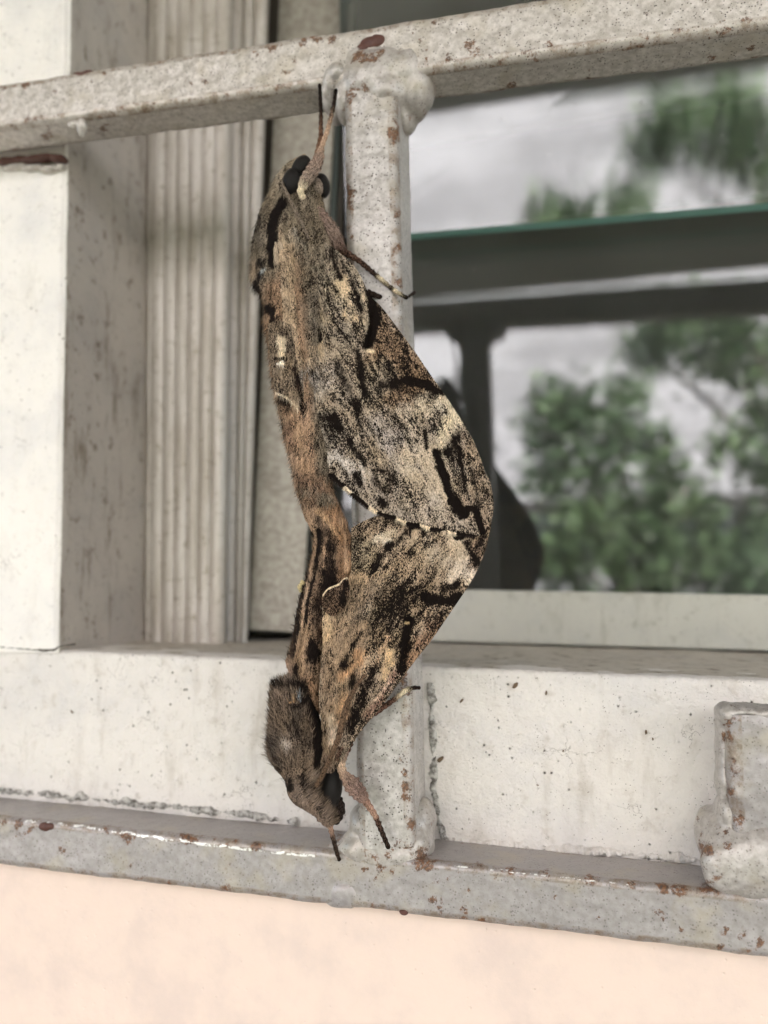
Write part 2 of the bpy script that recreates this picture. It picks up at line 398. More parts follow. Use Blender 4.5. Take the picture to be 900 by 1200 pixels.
for pth, r_mm, sd_ in (([(-60, 922), (0, 925), (160, 940), (350, 962)], 1.35, 1), ([(512, 985), (600, 990), (820, 1006)], 1.4, 2),
                       ([(505, 800), (508, 880), (510, 940), (522, 985)], 1.35, 3)):
    v, f = seam(pth, WY+.3, r_mm, sd_)
    mesh_obj('cement_seam', v, f, M_cement if sd_ != 2 else M_sill, house)

v, f = seam([(-60, 754), (0, 758), (30, 761), (62, 763), (70, 757), (88, 755)], WY-.62, .32, 5, 260, 8)
mesh_obj('crack', v, f, M_rubber, house)
for (x_, y_, r_mm) in ((37, 361, .5), (43, 364, .35), (70, 392, .55), (74, 397, .4), (77, 326, .3), (31, 420, .35), (8, 300, .25), (50, 262, .3), (84, 934-100, .5), (640, 812, .5), (604, 803, .9), (541, 821, .6), (516, 890, 1.0), (660, 880, .3), (757, 858, .5), (765, 866, .35), (630, 920, .3)):
    c0 = P(x_, y_, WY-.35); bm = bmesh.new(); bmesh.ops.create_icosphere(bm, subdivisions=2, radius=1)
    an = rng.uniform(0, 3); vv = []
    for q_ in bm.verts:
        k_ = 1+.35*mn.noise(Vector(q_.co)*1.7+Vector((x_, 0, y_))); a_, b_ = q_.co.x*r_mm*k_, q_.co.z*r_mm*.5*k_
        vv.append(c0+np.array([a_*math.cos(an)-b_*math.sin(an), q_.co.y*.22, a_*math.sin(an)+b_*math.cos(an)]))
    bm.verts.index_update(); mesh_obj('dirt_speck', vv, [[z_.index for z_ in q_.verts] for q_ in bm.faces], M_speck, house); bm.free()

# ------------------------------------------------------------------ window
win = thing('window', 'glass window with overlapping greenish panes, fluted aluminium channel and grey side plate', 'window', (0, GY, -10))
# fluted channel: profile given by (x at photo top, x at photo bottom, y)
pr = []
def addp(xt, xb, y, g=0.0): pr.append((xt, xb, y, g))
gx_t = [180, 195, 209, 224, 239, 254]; gx_b = [176, 190, 204, 218, 232, 246]
addp(174, 168, 62); 
for i, (a, b) in enumerate(zip(gx_t, gx_b)):
    addp(a-1.5, b-1.5, 58.0); addp(a-.7, b-.7, 58.5, .8); addp(a, b, 58.9, 1); addp(a+.7, b+.7, 58.5, .8); addp(a+1.5, b+1.5, 58.0); addp(a+7, b+7, 57.75)
addp(266.5, 259.5, 58); addp(268, 261, 59); addp(269, 262, 65, .3); addp(272, 264, 69, .5); addp(279, 271, 70)
addp(283, 274, 70); addp(284, 275, 71.5, .8); addp(286, 276.5, 70); addp(296, 282, 70); addp(297, 283, 72, .9); addp(299, 284, 70)
addp(309, 286, 70); addp(312, 288, 72); addp(313, 289, 84, .8)
pr = np.array(pr); nzc = 120; rows = []
for k in range(nzc):
    t_ = -.25+1.30*k/(nzc-1)
    rows.append(P(pr[:, 0]+(pr[:, 1]-pr[:, 0])*t_, np.full(len(pr), 738*t_), pr[:, 2]))
rows = np.array(rows); 
# keep the bottoms level on the sill
f = grid_faces(nzc, len(pr))
ch = mesh_obj('aluminium_channel', rows.reshape(-1, 3), f, M_alu, win, smooth=False, attrs={'groove': np.tile(pr[:, 3], nzc)})
s_ = ch.modifiers.new('thick', 'SOLIDIFY'); s_.thickness = .0008; s_.offset = -1
def slab(name, cs, th, mat, par, bev=.3):
    """cs: four (px,py,y) corners, thickness in +y"""
    a = np.array([P(x, y, d) for x, y, d in cs]); b = a+np.array([0, th, 0])
    bm = bmesh.new(); va = [bm.verts.new(v) for v in a]; vb = [bm.verts.new(v) for v in b]
    bm.faces.new(va); bm.faces.new(vb[::-1])
    for i in range(4): bm.faces.new((va[(i+1) % 4], va[i], vb[i], vb[(i+1) % 4]))
    bmesh.ops.recalc_face_normals(bm, faces=bm.faces)
    if bev: bmesh.ops.bevel(bm, geom=bm.edges[:], offset=bev, segments=2, affect='EDGES')
    bm.verts.index_update()
    o = mesh_obj(name, [tuple(v.co) for v in bm.verts], [[v.index for v in q.verts] for q in bm.faces], mat, par, smooth=False); bm.free(); return o
slab('side_plate', [(330, -60, 84), (404, -60, 84), (352, 741, 74), (291, 738, 74)], 2.0, M_plate, win)
slab('gasket', [(318, -60, 86), (420, -60, 86), (372, 744, 88), (282, 742, 88)], 4.0, M_rubber, win)
slab('glazing_bead', [(405, -60, 85), (409, -60, 85), (364, 744, 82), (358, 744, 82)], 3.0, M_bead, win, .1)
# lower pane
def pane(name, corners, th):
    o = slab(name, corners, th, M_glass, win, 0)
    me = o.data; me.materials.append(M_gedge.m)
    for p_ in me.polygons:
        if abs(p_.normal.y) < .5: p_.material_index = 1
    return o
gb0 = P(340, 746, GY); gb1 = P(900, 763, GY)
slope = (gb1[2]-gb0[2])/(gb1[0]-gb0[0])
xL = P(374, 560, GY)[0]; xLu = P(401, 150, 78)[0]
def pane_xyz(name, x0, x1, z0, z1, ybot, ytop, th, sl_=0.):
    a = [(x0, ybot, z0+sl_*x0), (x1, ybot, z0+sl_*x1), (x1, ytop, z1), (x0, ytop, z1)]
    V = [np.array(v) for v in a]+[np.array(v)+np.array([0, th, 0]) for v in a]
    F_ = [(0, 1, 2, 3), (7, 6, 5, 4), (0, 4, 5, 1), (1, 5, 6, 2), (2, 6, 7, 3), (3, 7, 4, 0)]
    o = mesh_obj(name, V, F_, M_glass, win, smooth=False); o.data.materials.append(M_gedge.m); o.data.materials.append(M_bead.m)
    for i, p_ in enumerate(o.data.polygons): p_.material_index = 0 if i < 2 else (1 if i == 2 else 2)
    return o
LT = 0.0    # lower pane lean in degrees (top outward)
zlow = gb0[2]-slope*gb0[0]
zup = P(700, 251, 84)[2]; za = P(485, 273, 84); zc = P(900, 238, 84); us = (zc[2]-za[2])/(zc[0]-za[0])
h_low = zup+8-zlow
pane_xyz('lower_glass_pane', xL, 310, zlow, zup+6, GY, GY-h_low*math.tan(math.radians(LT)), 4.0, slope)
UT = 6.8
h_up = 320-zup
pane_xyz('upper_glass_pane', xLu, 310, za[2]-us*za[0], 320, 84, 84-h_up*math.tan(math.radians(UT)), 5.0, us)
# bottom rail just behind the glass
ra = P(500, 690, GY+9); rb = P(900, 697, GY+9)
x0r, x1r = xL-6, 305
zr = lambda x: ra[2]+(rb[2]-ra[2])*(x-ra[0])/(rb[0]-ra[0])
prism('bottom_rail', [(x0r, -30), (x1r, -30), (x1r, zr(x1r)), (x0r, zr(x0r))], GY+4.6, GY+34, M_frame, win, 1.5, 3)
prism('glazing_strip', [(x0r, zb(x0r)+.55), (x1r, zb(x1r)+.55), (x1r, zr(x1r)-.2), (x0r, zr(x0r)-.2)], GY-3.2, GY-.3, M_strip, win, .5, 2)
box('side_stile', 290, 302, GY+9, GY+34, -10, 330, M_frame, win, 1)

# ------------------------------------------------------------------ grille
gr = thing('window_grille', 'welded window grille of flaking silver painted square bars with rust spots and lumpy joints', 'window grille', (0, 0, P(440, 1100, 0)[2]))
RUST = [(101, 103, 3), (65, 107, 3), (30, 100, 4), (5, 105, 3), (240, 97, 4), (222, 98, 4), (335, 84, 4), (345, 72, 3), (371, 45, 6), (389, 47, 5), (355, 52, 5), (300, 62, 4), (320, 57, 4),
        (421, 66, 7), (434, 68, 6), (411, 112, 6), (430, 106, 5), (445, 62, 4), (492, 50, 3), (423, 150, 3), (430, 173, 3), (461, 155, 6), (462, 165, 4), (409, 226, 7), (407, 240, 4), (413, 278, 4), (466, 250, 4), (467, 290, 4), (468, 330, 5),
        (484, 39, 3), (508, 27, 3), (499, 59, 3), (500, 69, 3), (526, 67, 4), (550, 55, 7), (559, 60, 5), (645, 50, 4), (757, 15, 4), (600, 98, 4), (690, 85, 4), (835, 66, 5), (880, 55, 5), (20, 175, 5), (120, 155, 5), (55, 160, 6),
        (22, 968, 5), (25, 978, 5), (35, 972, 3), (73, 996, 5), (150, 986, 6), (147, 979, 5), (218, 982, 7), (225, 985, 4), (152, 1016, 3), (300, 993, 5), (4, 962, 4), (396, 984, 4), (398, 979, 4), (463, 988, 6), (493, 1006, 10), (500, 1014, 6),
        (455, 1003, 4), (446, 1020, 5), (440, 1027, 4), (459, 1021, 4), (428, 1017, 4), (485, 966, 5), (475, 935, 5), (476, 922, 5), (474, 905, 4), (470, 890, 3), (510, 1033, 4), (524, 1030, 4), (548, 1042, 3), (515, 1062, 6), (508, 1055, 5), (543, 1063, 4), (543, 1076, 4),
        (777, 1041, 6), (795, 1042, 7), (740, 1036, 4), (690, 1028, 5), (640, 1022, 5), (600, 1018, 5), (560, 1012, 3), (830, 1037, 8), (823, 993, 8), (771, 1069, 5), (776, 1077, 4), (797, 1088, 4), (852, 1090, 6), (870, 1096, 5), (845, 1108, 4), (890, 1103, 4), (650, 1052, 4), (700, 1075, 4),
        (852, 862, 5), (853, 849, 4), (855, 927, 5), (848, 976, 6), (868, 960, 5), (852, 990, 5), (470, 800, 7), (478, 812, 4), (492, 770, 4), (650, 1092, 4), (700, 1100, 5), (600, 1087, 4), (560, 1082, 4)]
def proj(v):
    q = (v-np.array([0, -D, 0])) @ RW
    return CX+F*q[:, 0]/q[:, 2], CY+F*q[:, 1]/q[:, 2]
GLINT_LINES = [[(30, 962), (62, 965)], [(68, 965.5), (110, 971), (135, 974)], [(141, 975), (202, 984)], [(210, 985), (298, 996)], [(304, 997), (368, 1003)], [(512, 1013), (560, 1018)], [(575, 1019), (640, 1026)], [(655, 1028), (740, 1036)]]  # runs of the painted highlight along the bottom rail's front top edge
def glint_at(v):
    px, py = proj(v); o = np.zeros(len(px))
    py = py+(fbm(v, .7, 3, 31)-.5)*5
    for (a, b) in [(p, q) for l in GLINT_LINES for p, q in zip(l[:-1], l[1:])]:
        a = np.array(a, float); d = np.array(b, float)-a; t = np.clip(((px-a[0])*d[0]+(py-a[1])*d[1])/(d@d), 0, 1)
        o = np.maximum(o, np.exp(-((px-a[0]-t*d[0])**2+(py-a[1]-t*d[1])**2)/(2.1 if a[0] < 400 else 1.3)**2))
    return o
def rust_at(v):
    px, py = proj(v); o = np.zeros(len(px))
    px = px+(fbm(v, .9, 3, 3)-.5)*8; py = py+(fbm(v, .9, 3, 8)-.5)*8
    for (x, y, r) in RUST:
        o = np.maximum(o, np.exp(-((px-x)**2+(py-y)**2)/(r*1.15)**2))
    return o
def bar(name, topA, topB, botA, botB, ext0, ext1, depth, rad, mat, lump=.35, seed=0, step=.38, sag=0):
    """square bar: its front face lies between the line topA-topB and the line botA-botB at depth 0"""
    A0, A1 = P(*topA, 0), P(*topB, 0); B0, B1 = P(*botA, 0), P(*botB, 0)
    L = np.linalg.norm(A1-A0); n = int((1+ext0+ext1)*L/step)
    t = np.linspace(-ext0, 1+ext1, n)[:, None]
    A = A0+(A1-A0)*t; B = B0+(B1-B0)*t
    # cross section: (u from A to B in 0..1, y), rounded
    wmm = np.linalg.norm(B0-A0); r = rad
    sec = []; ed = []
    def side(p, q, m):
        for i in range(m):
            s = (i+.5)/m; sec.append((p[0]+(q[0]-p[0])*s, p[1]+(q[1]-p[1])*s)); ed.append(max(0, 1-min(s, 1-s)*wmm/1.6))
    def arc(cx, cy, a0):
        for i in range(6):
            a = a0+math.pi/2*i/5; sec.append((cx+r*math.cos(a), cy+r*math.sin(a))); ed.append(1.0)
    m = 16
    arc(r, r, math.pi); side((r, 0), (wmm-r, 0), m); arc(wmm-r, r, 1.5*math.pi); side((wmm, r), (wmm, depth-r), m)
    arc(wmm-r, depth-r, 0); side((wmm-r, depth), (r, depth), m//2); arc(r, depth-r, .5*math.pi); side((0, depth-r), (0, r), m)
    sec = np.array(sec); ed = np.array(ed)
    u = sec[:, 0]/wmm
    V = A[:, None, :]*(1-u)[None, :, None] + B[:, None, :]*u[None, :, None]
    V[:, :, 1] += sec[:, 1][None, :]
    Vf = V.reshape(-1, 3); cen = np.repeat(((A+B)/2+np.array([0, depth/2, 0])), len(sec), 0)
    nn = Vf-cen; nn /= np.linalg.norm(nn, axis=1)[:, None]
    h = (fbm(Vf, .16, 3, seed)-.5)*lump*1.8 + (fbm(Vf, .8, 2, seed+5)-.5)*lump*.22
    Vf = Vf+nn*h[:, None]
    f = grid_faces(n, len(sec), True)[:, ::-1]
    return mesh_obj(name, Vf, f, mat, gr, attrs={'edge': np.tile(ed, n), 'rust': rust_at(Vf), 'edge_glint': glint_at(Vf)})
bar('top_rail', (0, 97), (900, -45), (0, 150), (900, 30), .35, .25, 12.0, 1.7, M_rail_t, .4, 2)
bar('post', (402, 140), (415.6, 880), (465, 140), (482.5, 880), .07, .14, 15.0, 2.0, M_post, .35, 8)
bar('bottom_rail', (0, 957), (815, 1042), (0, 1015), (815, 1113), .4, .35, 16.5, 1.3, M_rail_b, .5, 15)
bar('post_stub', (853, 838), (856, 985), (925, 838), (932, 985), 0.0, .15, 14.0, 2.4, M_rail_b, .9, 27)
def lumps(name, items, voxel=.45, it=16, seed=0, mat=M_weld, par=None):
    """smoothly fused blobs: (px,py,y, rx,ry,rz mm)"""
    bm = bmesh.new(); par = par or gr; base = np.array(par['_b'][:])
    for (px, py, y, rx, ry, rz) in items:
        c0 = P(px, py, y)-base
        mt = Matrix.Translation(Vector(c0)*MM) @ Matrix.Diagonal((rx*MM, ry*MM, rz*MM, 1))
        bmesh.ops.create_icosphere(bm, subdivisions=3, radius=1, matrix=mt)
    me = bpy.data.meshes.new(name); bm.to_mesh(me); bm.free()
    o = link(bpy.data.objects.new(name, me)); o.parent = par
    r = o.modifiers.new('fuse', 'REMESH'); r.mode = 'VOXEL'; r.voxel_size = voxel*MM
    s = o.modifiers.new('soft', 'SMOOTH'); s.iterations = it; s.factor = .6
    bpy.context.view_layer.update()
    dg = bpy.context.evaluated_depsgraph_get(); ev = bpy.data.meshes.new_from_object(o.evaluated_get(dg))
    o.modifiers.clear(); o.data = ev; ev.name = name
    n = len(ev.vertices); co = np.zeros(n*3); ev.vertices.foreach_get('co', co); co = co.reshape(-1, 3)
    no = np.zeros(n*3); ev.vertices.foreach_get('normal', no); no = no.reshape(-1, 3)
    h = (fbm(co/MM, .35, 3, seed)-.5)*.8
    co += no*(h*MM)[:, None]; ev.vertices.foreach_set('co', co.ravel()); ev.update()
    a = ev.attributes.new('edge', 'FLOAT', 'POINT'); a.data.foreach_set('value', np.clip(fbm(co/MM, .3, 2, seed+3)*1.4-.3, 0, 1))
    b_ = ev.attributes.new('rust', 'FLOAT', 'POINT'); b_.data.foreach_set('value', rust_at(co/MM+base))
    ev.materials.clear(); ev.materials.append(mat.m); ev.polygons.foreach_set('use_smooth', np.ones(len(ev.polygons), bool))
    return o
lumps('weld', [(438, 90, 2.5, 8.6, 4.6, 6.6), (450, 82, 2.0, 7.5, 3.8, 5.5), (480, 88, 5, 5.5, 6, 6.5), (490, 104, 6, 4.4, 6, 6.0), (488, 122, 7, 2.8, 5, 3.6),
               (421, 76, 2.5, 4.0, 3.2, 4.5), (405, 118, 5, 2.8, 5, 6.5), (455, 112, 4, 5.5, 5.5, 4.5), (476, 135, 9, 2.6, 5, 5.0)], seed=4)
lumps('weld_lip', [(388, 120, 5.5, 2.2, 3.6, 3.2), (386, 108, 4.0, 2.1, 3.4, 3.8), (388, 97, 2.6, 2.1, 3.2, 3.4), (395, 87, 1.3, 2.4, 2.6, 2.5), (394, 132, 7, 2.0, 3.0, 3.2)], voxel=.3, it=4, seed=11)
lumps('weld', [(450, 988, 3.4, 8.0, 3.6, 6.6), (455, 1002, 2.6, 8.2, 3.0, 4.2), (425, 995, 3.4, 5.6, 3.8, 4.6), (405, 1002, 4.4, 5.2, 4.2, 3.4), (486, 990, 6.5, 4.4, 6.0, 5.0), (496, 965, 10, 2.8, 6.0, 6.0),
               (430, 962, 5.5, 4.0, 5.4, 4.5), (468, 962, 5.5, 4.4, 5.0, 5)], seed=21)
lumps('paint_bead', [(404, 1044, 2.0, 4.5, 2.5, 3.6), (401, 1054, 2.4, 4.2, 2.4, 1.5)], voxel=.35, it=6, seed=23, mat=M_rail_b)
lumps('weld', [(880, 1012, 2, 9.5, 4.0, 7.0), (846, 990, 7, 4.6, 6.5, 7.0), (832, 975, 10, 3.2, 6.5, 5.5), (910, 1010, 2, 10, 4.4, 7.5), (855, 1030, 2, 5, 3.2, 3.0), (850, 950, 6, 2.2, 5, 4)], seed=33)
lumps('paint_bead', [(852, 836, 4, 2.6, 4, 2.4), (847, 850, 6, 1.6, 4, 4), (846, 880, 7, 1.4, 4, 6), (847, 915, 6, 1.5, 4, 6), (870, 832, 4, 4, 4.4, 1.5), (895, 834, 4, 5, 4.4, 1.5)], voxel=.35, seed=44)
lumps('paint_drip', [(97, 147, 1.4, 1.5, 1.6, 2.0), (96, 154, 2.0, 1.1, 1.4, 1.7), (90, 146, 1.6, 2.5, 1.4, 1.0)], voxel=.25, it=3, seed=51, mat=M_rail_t)
lumps('paint_drip', [(50, 186, 13.5, 7, 2.4, .7), (70, 187, 14, 2.5, 2.4, 1.0), (15, 189, 14, 6, 2.2, .9)], voxel=.25, it=2, seed=53, mat=M_chip)
lumps('paint_drip', [(20, 196, 15.5, 5, 1.6, .8), (40, 197, 15.5, 4, 1.6, .7), (58, 199, 15.5, 3.4, 1.5, .9), (72, 196, 15.8, 1.5, 1.4, 1.3)], voxel=.25, it=2, seed=57, mat=M_rail_t)
lumps('rust_chip', [(433, 50, .3, 2.6, .8, 1.5), (441, 48, .2, 2.1, .75, 1.6), (425, 56, .25, 1.5, .7, 1.1)], voxel=.2, it=2, seed=61, mat=M_chip)
lumps('rust_chip', [(96, 87, .3, 2.2, .6, .75), (101, 85, .4, 2.2, .6, .5), (90, 86, .35, 1.4, .6, .5)], voxel=.18, it=2, seed=63, mat=M_chip)
lumps('rust_chip', [(54, 969, .1, 1.9, .6, .9), (60, 969, .15, 1.2, .6, .9)], voxel=.18, it=2, seed=65, mat=M_chip)
lumps('rust_chip', [(473, 1069, .15, 1.1, .6, .7)], voxel=.15, it=2, seed=67, mat=M_chip)
#MOTHS#
# ------------------------------------------------------------------ moths
def fbm2(px, py, sx, sy, octv=4, seed=0.0):
    return fbm(np.stack([px*sx, py*sy, np.full_like(px, .37)], 1), 1.0, octv, seed)
DARK = lin((22, 16, 13))
_lin = lin
def lin(c):
    v = _lin(c); g_ = v.mean(-1, keepdims=True); return g_+(v-g_)*.76
class Paint:
    """layer of markings with painted shadows and glints in the moth's own flat layout: light scale colour and fraction of dark scales"""
    def __init__(s, base, A, var=1.0, streak=.5, rot=0.0): s.rot = math.radians(rot); s.var = var; s.streak = streak; s.base = lin(base); s.A = A; s.ops = []
    def st(s, pts, w, col=None, A=None, soft=1.0, k=.96, rag=.8): s.ops.append(('s', np.array(pts, float), w*.9, None if col is None else lin(col), A, soft, k, rag)); return s
    def poly(s, pts, col=None, A=None, soft=8, k=1.0, rag=.6): s.ops.append(('p', np.array(pts, float), soft, None if col is None else lin(col), A, soft, k, rag)); return s
    def __call__(s, px, py, seed=0.0):
        n = len(px); C = np.tile(s.base, (n, 1)); A = np.full(n, s.A, float)
        wx = (fbm2(px, py, .17, .12, 5, 3)-.5)*3; wy = (fbm2(px, py, .17, .12, 5, 9)-.5)*3
        fx = (fbm2(px, py, .8, .3, 3, 5)-.5)*2.4
        wn = fbm2(px, py, .13, .1, 3, 13)
        for kind, pts, w, col, a, soft, k, rag in s.ops:
            if kind == 's':
                q = px+wx*min(w, 8)*rag*.9; r = py+wy*min(w, 8)*rag*.9
                if len(pts) == 1: dist = np.hypot(q-pts[0, 0], r-pts[0, 1])
                else:
                    dist = np.full(n, 1e9)
                    for p0, p1 in zip(pts[:-1], pts[1:]):
                        d = p1-p0; t = np.clip(((q-p0[0])*d[0]+(r-p0[1])*d[1])/(d@d), 0, 1)
                        dist = np.minimum(dist, np.hypot(q-p0[0]-t*d[0], r-p0[1]-t*d[1]))
                ww = w*(1+(rag*1.5)*(wn-.5)*2)
                x = (ww-dist)/(w*soft*2+.35)+.5 + fx*rag*.45
            else:
                q = px+wx*6*rag; r = py+wy*6*rag
                ins = np.zeros(n, bool); dist = np.full(n, 1e9); m = len(pts)
                for i in range(m):
                    p0, p1 = pts[i], pts[(i+1) % m]; d = p1-p0
                    t = np.clip(((q-p0[0])*d[0]+(r-p0[1])*d[1])/(d@d), 0, 1)
                    dist = np.minimum(dist, np.hypot(q-p0[0]-t*d[0], r-p0[1]-t*d[1]))
                    c = ((p0[1] > r) != (p1[1] > r)) & (q < (p1[0]-p0[0])*(r-p0[1])/(p1[1]-p0[1]+1e-9)+p0[0]); ins ^= c
                x = np.where(ins, dist, -dist)/soft*.5+.5 + fx*rag*.3
            x = np.clip(x, 0, 1); x = x*x*(3-2*x)*k
            if col is not None: C = C*(1-x)[:, None]+col*x[:, None]
            if a is not None: A = A*(1-x)+a*x
        # vein-wise tonal variation
        ox, oy = px, py; px = ox*math.cos(s.rot)-oy*math.sin(s.rot); py = ox*math.sin(s.rot)+oy*math.cos(s.rot)
        v = (fbm2(px, py, .09, .03, 4, 21)-.5)*.45 + (fbm2(px, py, .22, .09, 3, 51)-.5)*.85
        v = v + (fbm2(px, py, .5, .05, 2, 57)-.5)*.35
        rid = np.abs(fbm2(px, py, .075, .035, 4, 61)-.5); v = v + .38*np.clip(1-rid/.04, 0, 1)*np.clip((fbm2(px, py, .03, .03, 2, 71)-.40)/.1, 0, 1)
        v = v - .22*np.clip((fbm2(px, py, .11, .05, 3, 81)-.58)/.08, 0, 1)
        A = np.minimum(A, .955); A = np.clip(A+v*np.where(A < .93, .35+.65*np.clip(A/.3, 0, 1), .15)*s.var, 0, 1)
        hue = (fbm2(px, py, .05, .04, 3, 91)-.5)[:, None]
        stk = (fbm2(px, py, .33, .035, 3, 99)-.5)[:, None]*np.clip(s.streak, 0, 1)
        C = C*(1+stk*1.3)*(1+hue*np.array([.1, .0, -.22]))*(1+(fbm2(px, py, .3, .12, 3, 95)-.5)*.5)[:, None]
        return np.concatenate([C, A[:, None]], 1)

M_scale = Mat('moth_scales', .85, spec=.08)
a_col = M_scale.attr('col'); a_A = M_scale.attr('col', 'Alpha')
n1 = M_scale.noise(4.8, 3, .65, M_scale.stretch((1, 1, .55)))
n1 = M_scale.ramp(n1, .30, .70)
dif = M_scale.math('SUBTRACT', n1, a_A)
lightf = M_scale.ramp(dif, -.16, .16)
tone = M_scale.noise(5.5, 2, .5, M_scale.stretch((1, 1, .35)))
c = M_scale.mix(M_scale.ramp(tone, .3, .7), M_scale.mix(1.0, a_col, (.62, .585, .55), 'MULTIPLY'), M_scale.mix(1.0, a_col, (1.48, 1.45, 1.42), 'MULTIPLY'))
c = M_scale.mix(lightf, tuple(DARK), c)
M_scale.color(c)
M_scale.bump(M_scale.math('ADD', n1, M_scale.math('MULTIPLY', tone, .6)), .09)
M_fur = Mat('moth_fur', .8, spec=.1); M_fur.color(M_fur.attr('col'))
M_eye = Mat('compound_eye', .35, spec=.12); M_eye.color(M_eye.mix(M_eye.vor(9.), (.009, .008, .008), (.02, .017, .015))); M_eye.bump(M_eye.vor(9.), .04)

def coons(top, bot, left, right, nr, nc):
    T = smoothpath(top, nc, 1); B = smoothpath(bot, nc, 1); L = smoothpath(left, nr, 1); R = smoothpath(right, nr, 1)
    u = np.linspace(0, 1, nc)[None, :, None]; v = np.linspace(0, 1, nr)[:, None, None]
    return (1-v)*T[None]+v*B[None]+(1-u)*L[:, None]+u*R[:, None]-((1-u)*(1-v)*T[0]+u*(1-v)*T[-1]+(1-u)*v*B[0]+u*v*B[-1])
def pl_dist(px, py, pts):
    pts = np.array(pts, float); dist = np.full(len(px), 1e9)
    for p0, p1 in zip(pts[:-1], pts[1:]):
        d = p1-p0; t = np.clip(((px-p0[0])*d[0]+(py-p0[1])*d[1])/(d@d), 0, 1)
        dist = np.minimum(dist, np.hypot(px-p0[0]-t*d[0], py-p0[1]-t*d[1]))
    return dist
def sheet(name, G, yf, th, paint, parent, folds=(), edge_roll=1.2):
    nr, nc = G.shape[:2]; px, py = G[..., 0].ravel(), G[..., 1].ravel()
    y = yf(px, py)
    for pts, wd, amp in folds:
        d = pl_dist(px, py, pts); y = y+amp*np.exp(-(d/wd)**2)
    y = y + (fbm2(px, py, .05, .02, 3, 31)-.5)*1.6 + (fbm2(px, py, .18, .07, 3, 37)-.5)*.45
    # thin out towards the rim
    V = P(px, py, y); V2 = P(px, py, y+th)
    C = paint(px, py); N = nr*nc
    idx = np.arange(N).reshape(nr, nc); ring = np.r_[idx[0, :], idx[1:, -1], idx[-1, -2::-1], idx[-2:0:-1, 0]]
    k = len(ring); a = np.arange(k)
    f = np.r_[grid_faces(nr, nc), grid_faces(nr, nc)[:, ::-1]+N, np.stack([ring[(a+1) % k], ring[a], ring[a]+N, ring[(a+1) % k]+N], 1)]
    C2 = C.copy(); C2[:, 3] = np.clip(C2[:, 3]*.5+.2, 0, 1); C2[:, :3] *= np.array([.8, .7, .6])
    return mesh_obj(name, np.r_[V, V2], f, M_scale, parent, attrs={'col': np.r_[C, C2]}), (px, py, y)
def bodyloft(name, L, R, yc, yd, paint, parent, nr=220, k=96, mat=None, rough_=.35, seed=0, cap=True, power=1.0):
    """rounded volume between a left and a right outline; yc, yd: (t, value) centre depth and half thickness"""
    A = smoothpath(L, nr, 2); B = smoothpath(R, nr, 2); t = np.linspace(0, 1, nr)
    c = np.interp(t, *zip(*yc)); d = np.interp(t, *zip(*yd))
    if cap:
        e = np.minimum(np.clip(t/.05, 0, 1), np.clip((1-t)/.05, 0, 1)); e = np.sqrt(1-(1-e)**2); 
    else: e = np.ones(nr)
    a = np.linspace(0, 2*math.pi, k, endpoint=False)
    m = (A+B)/2; h = (B-A)/2
    ca = np.sign(np.cos(a))*np.abs(np.cos(a))**power
    px = m[:, 0][:, None]+h[:, 0][:, None]*ca*e[:, None]; py = m[:, 1][:, None]+h[:, 1][:, None]*ca*e[:, None]
    y = c[:, None]-d[:, None]*np.sin(a)[None, :]*e[:, None]
    px, py, y = px.ravel(), py.ravel(), y.ravel()
    V = P(px, py, y)
    cen = P(np.repeat(m[:, 0], k), np.repeat(m[:, 1], k), np.repeat(c, k)); n = V-cen; ln = np.linalg.norm(n, axis=1)+1e-6; n /= ln[:, None]
    V = V+n*(((fbm(V, .45, 4, seed)-.5)*rough_*2)+((fbm(V*np.array([1, 1, .4]), 2.2, 2, seed)-.5)*rough_*.6))[:, None]*np.clip(ln/2, 0, 1)[:, None]
    C = paint(px, py)
    f = grid_faces(nr, k, True)
    # close the two ends
    V = np.r_[V, V[:k].mean(0)[None], V[-k:].mean(0)[None]]; C = np.r_[C, C[:1], C[-1:]]; a_ = np.arange(k); N = nr*k
    capf = [(int((i+1) % k), int(i), N) for i in a_]+[(N-k+int(i), N-k+int((i+1) % k), N+1) for i in a_]
    o = mesh_obj(name, V, [tuple(int(x) for x in q) for q in f]+capf, mat or M_scale, parent, attrs={'col': C})
    return o, (px, py, y, n)
